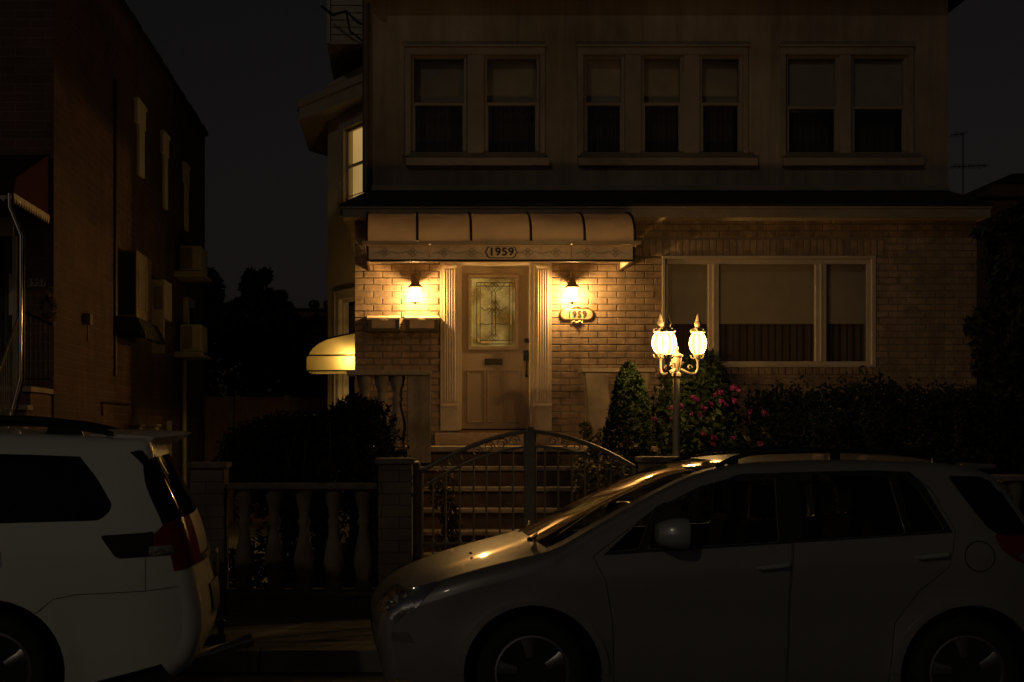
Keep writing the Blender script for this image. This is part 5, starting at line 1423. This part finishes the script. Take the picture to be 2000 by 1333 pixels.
# ---------------------------------------------------------------- grey hatchback
X0 = -.15; YC = 8.49; W = 1.75
nodes = [(.06,.27,-.0,0),(.03,.42,-.03,0),(.02,.55,-.05,0),(.05,.66,-.08,0),(.13,.745,-.09,.01),(.32,.835,-.08,.03),(.55,.912,-.05,.045),(.80,.978,-.05,.05),(1.02,1.035,-.09,.05),
         (1.30,1.18,-.09,.045),(1.62,1.35,-.07,.035),(1.90,1.475,-.05,.03),(2.08,1.52,-.02,.03),(2.5,1.55,0,.035),(3.0,1.55,0,.035),(3.4,1.525,0,.03),(3.54,1.495,.08,.025),(3.61,1.465,.11,.02),
         (3.69,1.36,.13,.01),(3.79,1.20,.14,0),(3.87,1.05,.14,0),(3.94,.92,.13,0),(3.99,.78,.11,0),(4.02,.66,.10,0),(4.02,.52,.09,0),(3.97,.36,.06,0),(3.92,.28,.04,0)]
belt = lambda u: .985+(u-1.2)*.062
car = Car(X0, YC, W, nodes, [(.915,.33),(3.415,.33)], .395, belt, .34, ((.75,.17),(3.35,.10)), fillet=lambda u: .095 if u < 1.0 else max(.055,.095-(u-1.0)*.15))
hb = thing('hatchback', 'dark silver hatchback parked at the kerb facing left, filling the lower right', 'car', (X0+2.06, YC, 0))
T = car.top2
low = car.lower(3.88, .10, .22)
outline = [p for p in T[car.idx(0):car.idx(26)+1]]
side = car.inner+low[1:-1]
D1 = [(1.37,.26),(1.37,.62),(1.34,.84),(1.29,1.0)]
# greenhouse top line of doors follows the roof a little below
def roofz(u): 
    for a, b in zip(T, T[1:]):
        if a[0] <= u <= b[0] and a[1] > .9: return a[1]+(b[1]-a[1])*(u-a[0])/(b[0]-a[0]+1e-9)
    return 1.5
fd = [(1.38,.25),(1.37,.62),(1.33,.86),(1.26,1.005),(1.62,roofz(1.62)-.085),(1.90,roofz(1.9)-.075),(2.15,roofz(2.15)-.065),(2.42,roofz(2.42)-.065),(2.405,1.08),(2.38,.8),(2.37,.25)]
rd = [(2.375,.25),(2.385,.8),(2.41,1.08),(2.425,roofz(2.42)-.065),(2.85,roofz(2.85)-.065),(3.12,roofz(3.12)-.06),(3.24,1.38),(3.345,1.15),(3.30,.95),(3.12,.80),(2.99,.62),(2.96,.30),(2.955,.25)]
wf = rounded([(1.56,1.045),(1.72,1.345),(1.93,1.435),(2.16,1.46),(2.34,1.465),(2.33,1.085)],.03)
wq = rounded([(1.36,1.03),(1.52,1.045),(1.635,1.29)],.02)
wr = rounded([(2.47,1.095),(2.48,1.465),(2.85,1.462),(3.0,1.45),(3.06,1.13)],.03)
wq2 = rounded([(3.10,1.135),(3.05,1.45),(3.11,1.435),(3.17,1.37),(3.285,1.155)],.02)
wc = rounded([(3.34,1.462),(3.56,1.458),(3.62,1.42),(3.70,1.29),(3.80,1.13),(3.79,1.085),(3.62,1.11),(3.525,1.17),(3.42,1.33)],.02)
car.panel('body', side, [fd, rd], M['paint_silver'], hb, fil=False)
fdo = car.panel('front_door', inset(fd,.004), [wq, wf], M['paint_silver'], hb)
rdo = car.panel('rear_door', inset(rd,.004), [wr, wq2], M['paint_silver'], hb)
for o, ws in ((fdo,[wq,wf]),(rdo,[wr,wq2])):
    for sd, ob in zip((-1,1), o):
        for w_ in ws: car.panel('window', w_, [], M['carglass'], ob, off=-.008, sides=(sd,), rim_=False)
car.panel('rear_glass_edge', wc, [], M['privacy'], hb, off=.005, rim_=False, step=.04)
big = [(1.32,1.01),(1.62,roofz(1.62)-.075),(1.9,roofz(1.9)-.068),(2.15,roofz(2.15)-.058),(2.9,roofz(2.9)-.058),(3.13,roofz(3.1)-.066),(3.20,1.40),(3.325,1.14)]
car.panel('window_trim', big, [inset(x,-.001) for x in (wq,wf,wr,wq2)], M['blackpaint'], hb, off=.003, rim_=False)
car.panel('door_frame', [(.3,.30),(.3,.7),(1.2,.95),(1.5,1.14),(1.95,1.44),(2.2,1.48),(3.05,1.48),(3.3,1.36),(3.9,.9),(3.9,.32)]+[p for p in low if p[0]<3.9 and p[0]>.3], [inset(x,-.004) for x in (wq,wf,wr,wq2)], M['blackpaint'], hb, off=-.028, rim_=False, step=.09)
# top skins
def sk(name, a, b, mt, parent, s0=-1, s1=1, off=0, n=14, idx=True):
    mb = MB(); car.skin(mb, car.idx(a) if idx else a, car.idx(b) if idx else b, s0, s1, off, n); return mb.build(name, mt, parent, smooth=True)
sk('front_bumper', 0, 4, M['paint_silver'], hb)
hood = sk('hood', 4, 8, M['paint_silver'], hb)
for s0,s1 in ((-1,-.93),(.93,1)):
    mb = MB(); car.skin(mb, car.idx(8), car.idx(12), s0, s1, 0, 2); mb.build('windshield_pillar', M['paint_silver'], hb, smooth=True)
sk('windshield', 8, 12, M['carglass'], hb, -.93, .93)
sk('roof', 12, 17, M['paint_silver'], hb)
mb = MB(); car.skin(mb, car.idx(17), car.idx(20), -1, -.88, 0, 2); car.skin(mb, car.idx(17), car.idx(20), .88, 1, 0, 2); car.skin(mb, car.idx(20), car.idx(23)); mb.build('tailgate', M['paint_silver'], hb, smooth=True)
sk('rear_window', 17, 20, M['privacy'], hb, -.88, .88)
sk('rear_bumper', 23, 26, M['paint_silver'], hb)
# spoiler
mb = MB(); mb.add([car.pt(3.50,-.56,1.525),car.pt(3.50,.56,1.525),car.pt(3.74,.50,1.525),car.pt(3.74,-.50,1.525),car.pt(3.50,-.56,1.49),car.pt(3.50,.56,1.49),car.pt(3.73,.50,1.50),car.pt(3.73,-.50,1.50)],[(0,1,2,3),(4,7,6,5),(0,3,7,4),(1,5,6,2),(2,6,7,3),(0,4,5,1)]); mb.build('spoiler', M['paint_silver'], hb, bevel=.01)
# lights
def c2(p, q, Y=7.68): return P2(p, q, Y, X0)
hl_ = [c2(752,1207),c2(760,1186),c2(776,1165),c2(800,1156),c2(835,1152),c2(872,1148),c2(850,1170),c2(838,1196),c2(800,1204)]
car.panel('headlight', rounded([(.05,.655),(.07,.74),(.16,.795),(.40,.862),(.30,.77),(.22,.665)],.03), [], M['clearlens'], hb, off=.006, step=.03)
i0 = car.idx(3); i1 = car.idx(5)
for s0,s1 in ((-1,-.62),(.62,1)):
    mb = MB(); car.skin(mb, i0, i1-3, s0, s1, .006, 6); mb.build('headlight_front', M['clearlens'], hb, smooth=True)
car.panel('tail_light', rounded([(3.56,1.13),(3.60,1.04),(3.70,.975),(3.88,.93),(3.915,.97),(3.85,1.085),(3.70,1.13)],.025), [], M['tail'], hb, off=.006, step=.03)
for s0,s1 in ((-1,-.70),(.70,1)):
    mb = MB(); car.skin(mb, car.idx(19)+2, car.idx(21), s0, s1, .006, 6); mb.build('tail_light_rear', M['tail'], hb, smooth=True)
car.panel('reverse_light', rounded([(3.66,1.03),(3.71,.985),(3.87,.94),(3.90,.975),(3.88,1.01)],.015), [], M['clearlens'], hb, off=.011, step=.03)
car.panel('fuel_flap', [(3.47+.090*math.cos(a*.42),1.005+.090*math.sin(a*.42)) for a in range(15)], [[(3.47+.084*math.cos(a*.42),1.005+.084*math.sin(a*.42)) for a in range(15)]], M['blackpaint'], hb, off=.002, step=.03, rim_=False)
car.panel('marker_lens', rounded([(.06,.50),(.06,.56),(.20,.565),(.24,.50)],.02), [], M['clearlens'], hb, off=.004, step=.03)
mb = MB(); car.skin(mb, 1, car.idx(1)+4, -.55, .55, .004, 8); mb.build('grille', M['blackpaint'], hb, smooth=True)
# arch trims
for cu, cz in car.wheels:
    an_ = [math.pi*k/24 for k in range(25)]
    ring = [(cu+(.395+.045)*math.cos(a), cz+(.395+.045)*math.sin(a)) for a in an_]+[(cu+.397*math.cos(a), cz+.397*math.sin(a)) for a in reversed(an_)]
    car.panel('arch_trim', ring, [], M['paint_silver'], hb, off=.010, step=.04)
for cu, cz in car.wheels: car.wheel(cu, cz, .318, .212, hb)
car.underbody(hb, .22)
# handles, mirrors, rails, wipers
def handle(u, z, parent, sd=-1):
    y = car.f(u, z)
    mb = MB(); mb.tube([car.pt(u-.09,sd*(y-.005),z-.012),car.pt(u-.07,sd*(y+.03),z-.008),car.pt(u+.07,sd*(y+.035),z+.008),car.pt(u+.095,sd*(y-.002),z+.012)], [.012,.014,.015,.012], 8)
    mb.build('handle', M['mirror_paint'], parent, smooth=True)
    return
for sd, a, b in ((-1,fdo[0],rdo[0]),(1,fdo[1],rdo[1])):
    handle(2.29, .95, a, sd); handle(3.20, 1.01, b, sd)
for sd in (-1,1):
    mb = MB(); c = Vector(car.pt(1.70, sd*(.875+.09), 1.145)); vs = []; fs = []
    rows_ = [(-.10,.02,.02),(-.095,.07,.05),(-.05,.105,.072),(0,.12,.085),(.05,.115,.088),(.075,.10,.084),(.078,.09,.075)]
    n = 16
    for du, ry_, rz_ in rows_:
        for k in range(n):
            t = 2*math.pi*k/n; ct, st_ = math.cos(t), math.sin(t)
            sq = lambda v: math.copysign(abs(v)**.7, v)
            vs.append((c.x+du, c.y+ry_*sq(ct), c.z+rz_*sq(st_)))
    for i in range(len(rows_)-1):
        for k in range(n): fs.append((i*n+k, i*n+(k+1)%n, (i+1)*n+(k+1)%n, (i+1)*n+k))
    fs.append(tuple(range(n))); fs.append(tuple(range(len(vs)-n, len(vs))))
    mb.add(vs, fs)
    mb.tube([(c.x-.02,c.y-sd*.08,c.z-.04),(c.x-.03,c.y-sd*.18,c.z-.07)], [.03,.035], 8)
    mb.build('mirror', M['mirror_paint'], hb, smooth=True)
    mb = MB(); pts = []
    for k in range(15):
        u = 2.02+1.4*k/14; pts.append(car.pt(u, sd*(car.f(u,roofz(u))-.02), roofz(u)+.045*math.sin(min(1,k/2.5,(14-k)/2.5)*math.pi/2)+.008))
    mb.tube(pts, .014, 8)
    for k in (1,7,13):
        p = Vector(pts[k]); mb.box(p.x-.03,p.x+.03,p.y-.012,p.y+.012,p.z-.06,p.z)
    mb.build('roof_rail', M['black'], hb, smooth=True)
for yy in (-.55, .05):
    mb = MB(); mb.tube([car.pt(.93,yy,1.075),car.pt(1.0,yy+.25,1.10),car.pt(1.03,yy+.5,1.115)], .008, 6); mb.lathe([(.018,-.01),(.018,.012),(0,.02)], car.pt(.93,yy,1.075), 10); mb.build('wiper', M['blackpaint'], hb, smooth=True)
mb = MB(); mb.lathe([(.01,0),(.012,.008),(0,.014)], car.pt(.58,-.42,.978), 8); mb.build('washer_jet', M['blackpaint'], hb)
# interior
def seat(u, y, parent, w=.46):
    mb = MB(); x, yy = X0+u, YC+y
    mb.box(x-.25, x+.22, yy-w/2, yy+w/2, .42, .60)
    mb.prism([(x+.14,.58),(x+.28,.6),(x+.42,1.16),(x+.30,1.18)], yy-w/2, yy+w/2)
    mb.build('seat', M['interior'], parent, bevel=.04)
    mb = MB(); mb.prism([(x+.34,1.20),(x+.43,1.20),(x+.46,1.39),(x+.36,1.40)], yy-.13, yy+.13)
    mb.box(x+.37,x+.39,yy-.06,yy-.045,1.15,1.22); mb.box(x+.37,x+.39,yy+.045,yy+.06,1.15,1.22)
    mb.build('headrest', M['interior'], parent, bevel=.03)
seat(1.98,-.36,hb); seat(1.98,.36,hb); seat(2.78,-.36,hb,.56); seat(2.78,.36,hb,.56)
mb = MB(); mb.prism([(X0+1.05,.55),(X0+1.05,.98),(X0+1.35,1.0),(X0+1.5,.9),(X0+1.45,.55)], YC-.68, YC+.68); mb.build('dashboard', M['interior'], hb, bevel=.03)
mb = MB(); cw = Vector((X0+1.55,YC+.36,.98)); mb.tube([cw+Vector((.07*math.sin(t*.42),.18*math.cos(t*.42),.17*math.sin(t*.42))) for t in range(16)], .014, 6); mb.build('steering_wheel', M['interior'], hb, smooth=True)

# ---------------------------------------------------------------- white minivan
L_ = 5.08; X0 = -1.23-L_; YC = 8.60; W = 1.98
def v2(p, q, Y=7.64): return ((WX(p,Y)+3.77-.129)/.9914+2.5, WZ(q,Y))
nodes = [(.08,.28,0,0),(.04,.45,-.05,0),(.05,.62,-.09,0),(.12,.76,-.10,.01),(.35,.88,-.08,.03),(.75,.99,-.05,.04),(1.02,1.06,-.08,.04),(1.4,1.28,-.09,.04),(1.8,1.52,-.07,.03),(2.05,1.62,-.03,.03),
         (2.6,1.70,0,.03),(3.4,1.715,0,.03),(4.2,1.70,0,.03),(4.55,1.68,0,.025),(4.72,1.655,.02,.02),
         (4.75,1.57,.04,.01),(4.83,1.40,.05,.0),(4.91,1.22,.06,0),(4.95,1.08,.07,0),(4.98,.94,.07,0),(5.01,.80,.08,0),(5.03,.66,.08,0),(5.02,.50,.07,0),(4.96,.36,.04,0),(4.86,.28,.02,0)]
belt = lambda u: 1.14+(u-3)*.02
WH = (3.83, .35)
car = Car(X0, YC, W, nodes, [(.98,.35),WH], .42, belt, .22, ((.9,.2),(4.5,.10)), fillet=.12)
mv = thing('minivan', 'white minivan parked at the kerb, cut off by the left edge of the photo', 'car', (X0+2.5, YC, 0))
T = car.top2; low = car.lower(4.80, .12, .24); side = car.inner+low[1:-1]
big = rounded([(4.18-.0,1.06),(3.2,1.06),(3.2,1.56),(4.28,1.56),(4.46,1.47),(4.68,1.18),(4.65,1.10),(4.56,1.06)],.05)
qw = rounded([(u,z) for u,z in (v2(-40,1022),v2(-40,862),v2(110,866),v2(150,884),v2(190,935),v2(219,985),v2(215,1000),v2(196,1017))],.04)
tl = rounded([v2(300,1043),v2(315,1030),v2(324,1008),v2(327,990),v2(352,995),v2(360,1020),v2(362,1083),v2(300,1087)],.02)
arm = rounded([v2(197,1046),v2(285,1041),v2(299,1038),v2(299,1087),v2(228,1090)],.025)
car.panel('body', side, [qw], M['paint_white'], mv, fil=False)
car.panel('quarter_window', qw, [], M['privacy'], mv, off=-.006, rim_=False)
wside = rounded([(2.0,1.08),(2.0,1.53),(2.9,1.57),(2.9,1.07)],.04); wfr = rounded([(1.35,1.04),(1.9,1.47),(1.9,1.07)],.03)
car.panel('side_window', wside, [], M['privacy'], mv, off=.004, rim_=False); car.panel('side_window', wfr, [], M['privacy'], mv, off=.004, rim_=False)
gp = rounded([v2(252,884),v2(270,880),v2(296,884),v2(312,915),v2(332,960),v2(346,994),v2(325,1000),v2(322,1012),v2(318,990),v2(311,962),v2(295,930),v2(272,903)],.01)
car.panel('rear_glass_edge', gp, [], M['privacy'], mv, off=.004, step=.04, rim_=False)
car.panel('tail_light', tl, [], M['tail'], mv, off=.008, step=.04)
car.panel('tail_light_arm', arm, [], M['smoked'], mv, off=.008, step=.04)
car.panel('reverse_light', rounded([v2(290,1068),v2(360,1064),v2(360,1082),v2(290,1086)],.01), [], M['clearlens'], mv, off=.013, step=.03)
def seam(name, pts, w=.0018, mt='blackpaint', parent=None, off=.0008):
    for sd in (-1,1):
        mb = MB(); d_ = []
        for a, b in zip(pts, pts[1:]):
            m = max(1,int(math.hypot(b[0]-a[0],b[1]-a[1])/.05))
            for q in range(m): d_.append((a[0]+(b[0]-a[0])*q/m, a[1]+(b[1]-a[1])*q/m))
        d_.append(pts[-1]); mb.tube([car.pt(u, sd*(car.f(u,z)+off), z) for u,z in d_], w, 5); mb.build(name, M[mt], parent or mv)
seam('tailgate_seam', [v2(196,846),v2(225,862),v2(254,884)])
seam('bumper_seam', [v2(70,1200),v2(110,1168),v2(150,1160),v2(285,1155),v2(350,1148),v2(385,1150)]); seam('bumper_seam', [v2(284,1090),v2(284,1155)])
seam('fuel_flap_seam', [v2(-20,1064),v2(5,1066),v2(12,1078),v2(13,1100),v2(5,1118),v2(-20,1121)])
car.panel('bumper_crease', [v2(235,1092),v2(290,1155),v2(262,1150)], [], M['paint_white'], mv, off=.002, rim_=False)
sk('front_bumper', 0, 3, M['paint_white'], mv); sk('hood', 3, 6, M['paint_white'], mv); sk('windshield', 6, 9, M['privacy'], mv); sk('roof', 9, 14, M['paint_white'], mv)
mb = MB(); car.skin(mb, car.idx(17), car.idx(20)); car.skin(mb, car.idx(14), car.idx(15)); mb.build('tailgate', M['paint_white'], mv, smooth=True)
sk('rear_window', 15, 17, M['privacy'], mv); sk('rear_bumper', 20, 24, M['paint_white'], mv)
for s0,s1 in ((-1,-.78),(.78,1)):
    mb = MB(); car.skin(mb, car.idx(17), car.idx(19), s0, s1, .008, 5); mb.build('tail_light_rear', M['tail'], mv, smooth=True)
mb = MB(); car.skin(mb, car.idx(18)+2, car.idx(19), -.72, .72, .01, 8); mb.build('chrome_strip', M['chrome'], mv, smooth=True)
mb = MB(); mb.box(X0+5.095, X0+5.11, YC-.17, YC+.17, .80, .95); mb.build('licence_plate', M['acmetal'], mv, bevel=.003)
mb = MB(); car.skin(mb, car.idx(20), car.idx(21)+1, -.7, .7, .012, 8); mb.build('bumper_step', M['blackpaint'], mv, smooth=True)
# spoiler
S = [v2(196,843,7.8),v2(262,849,7.8),v2(330,852,7.8)]
mb = MB(); hw = .72
sec = [(4.36,1.715),(4.60,1.715),(4.86,1.705),(4.90,1.695),(4.86,1.665),(4.74,1.615),(4.60,1.60)]
vs = []; n = 17
for q in range(n):
    t = -1+2*q/(n-1); e_ = 1-abs(t)**6; 
    for u, z in sec: vs.append(car.pt(4.36+(u-4.36)*(1-.30*abs(t)**5)+.04*(1-t*t), t*(hw+.0), z+.02*(1-t*t)-.012*abs(t)**4))
m = len(sec); fs = [(q*m+i, (q+1)*m+i, (q+1)*m+(i+1)%m, q*m+(i+1)%m) for q in range(n-1) for i in range(m)]+[tuple(range(m)), tuple(range(len(vs)-m,len(vs)))]
mb.add(vs, fs); mb.build('spoiler', M['paint_white'], mv, smooth=True)
for sd in (-1,1):
    mb = MB(); pts = []
    def rz(u):
        for a, b in zip(T, T[1:]):
            if a[0] <= u <= b[0] and a[1] > 1.2: return a[1]+(b[1]-a[1])*(u-a[0])/(b[0]-a[0]+1e-9)
        return 1.7
    for k in range(16):
        u = 2.2+(4.50-2.2)*k/15; y = car.f(u, rz(u))-.03; e_ = min(1,k/2,(15-k)/3.0); pts.append((u,y,rz(u)+.02+.055*math.sin(e_*math.pi/2)))
    mb.tube([car.pt(u,sd*y,z) for u,y,z in pts], [.03]*14+[.024,.014], 8)
    for k in (0,7,13): u,y,z = pts[k]; mb.add([car.pt(u-.1,sd*y-.02,rz(u)-.01),car.pt(u+.14,sd*y-.02,rz(u)-.01),car.pt(u+.1,sd*y-.02,z),car.pt(u-.05,sd*y-.02,z),car.pt(u-.1,sd*y+.02,rz(u)-.01),car.pt(u+.14,sd*y+.02,rz(u)-.01),car.pt(u+.1,sd*y+.02,z),car.pt(u-.05,sd*y+.02,z)],[(0,1,2,3),(4,7,6,5),(0,3,7,4),(1,5,6,2),(0,4,5,1),(2,6,7,3)])
    mb.build('roof_rail', M['black'], mv, smooth=True)
for cu, cz in car.wheels: car.wheel(cu, cz, .335, .225, mv)
car.underbody(mv, .24)
# hitch tube sticking out under the bumper
mb = MB(); a = P(372,1305,8.15); b = P(440,1272,8.6); mb.tube([(X0+4.80,8.10,.30),(X0+5.05,8.16,.345),(X0+5.30,8.24,.41)], .036, 14); mb.tube([(X0+5.27,8.23,.40),(X0+5.32,8.245,.415)], .043, 14); mb.build('exhaust_pipe', M['chrome'], mv, smooth=True)
mb = MB(); mb.box(X0+4.8, X0+5.16, YC-.035, YC+.035, .33, .40); mb.lathe([(.02,0),(.02,.04),(.034,.06),(.034,.09),(0,.11)], (X0+5.13,YC,.40), 12); mb.box(X0+5.06,X0+5.18,YC-.10,YC+.10,.30,.335); mb.build('tow_hitch', M['black'], mv, bevel=.004)

mv.rotation_euler = (0,0,R(7.5)); mv.location = (-3.77, 8.336, 0)
# ================================================================ camera, sky, light
cam = bpy.data.cameras.new('camera'); co = bpy.data.objects.new('camera', cam); C.objects.link(co); scene.camera = co
co.location = (0,0,EYE); co.rotation_euler = (R(90),0,0)
cam.sensor_width = 36; cam.lens = 36*F/2000; cam.shift_x = (1000-HX)/2000; cam.shift_y = (HY-666.5)/2000
cam.clip_end = 500; cam.clip_start = .1
w = bpy.data.worlds.new('World'); scene.world = w; w.use_nodes = True
nt = w.node_tree; bg = nt.nodes['Background']
sky = nt.nodes.new('ShaderNodeTexSky'); sky.sky_type = 'NISHITA'; sky.sun_disc = False
SUN_EL, SUN_AZ = 24, 200
sky.sun_elevation = R(3); sky.sun_rotation = R(SUN_AZ); sky.dust_density = 3.0
hs = nt.nodes.new('ShaderNodeHueSaturation'); hs.inputs['Saturation'].default_value = .10
nt.links.new(sky.outputs[0], hs.inputs['Color']); tn = nt.nodes.new('ShaderNodeVectorMath'); tn.operation = 'MULTIPLY'; tn.inputs[1].default_value = (1.06,.98,.97); nt.links.new(hs.outputs[0], tn.inputs[0]); tc = nt.nodes.new('ShaderNodeTexCoord'); sz_ = nt.nodes.new('ShaderNodeSeparateXYZ'); nt.links.new(tc.outputs['Generated'], sz_.inputs[0])
mr_ = nt.nodes.new('ShaderNodeMapRange'); mr_.inputs['From Min'].default_value = .0; mr_.inputs['From Max'].default_value = .38; nt.links.new(sz_.outputs[2], mr_.inputs['Value'])
mc_ = nt.nodes.new('ShaderNodeMix'); mc_.data_type = 'RGBA'; mc_.inputs[6].default_value = (1.28,1.10,.98,1); mc_.inputs[7].default_value = (.80,.80,.92,1); nt.links.new(mr_.outputs[0], mc_.inputs[0])
mm_ = nt.nodes.new('ShaderNodeVectorMath'); mm_.operation = 'MULTIPLY'; nt.links.new(tn.outputs[0], mm_.inputs[0]); nt.links.new(mc_.outputs[2], mm_.inputs[1]); nt.links.new(mm_.outputs[0], bg.inputs['Color'])
bg.inputs['Strength'].default_value = SKY = .0040
S_ = bpy.data.lights.new('street_light', 'SUN'); S_.energy = SUNE = .062; S_.angle = R(1.5); S_.color = (1,.86,.62)  # weak sun-type lamp standing in for the unseen street lamps
so = bpy.data.objects.new('street_light', S_); C.objects.link(so)
# towards the light: behind the camera, to the left
az = R(-28); el = R(26)
dirv = Vector((math.sin(az)*-1*-1*math.cos(el), -math.cos(az)*math.cos(el), math.sin(el)))
so.rotation_euler = dirv.to_track_quat('Z','Y').to_euler(); so.location = dirv*30
sky.sun_rotation = math.atan2(dirv.x, dirv.y)
vs_ = scene.view_settings; vs_.view_transform = 'Standard'; vs_.look = 'None'; vs_.exposure = 0; vs_.gamma = 1
scene.render.engine = 'CYCLES'
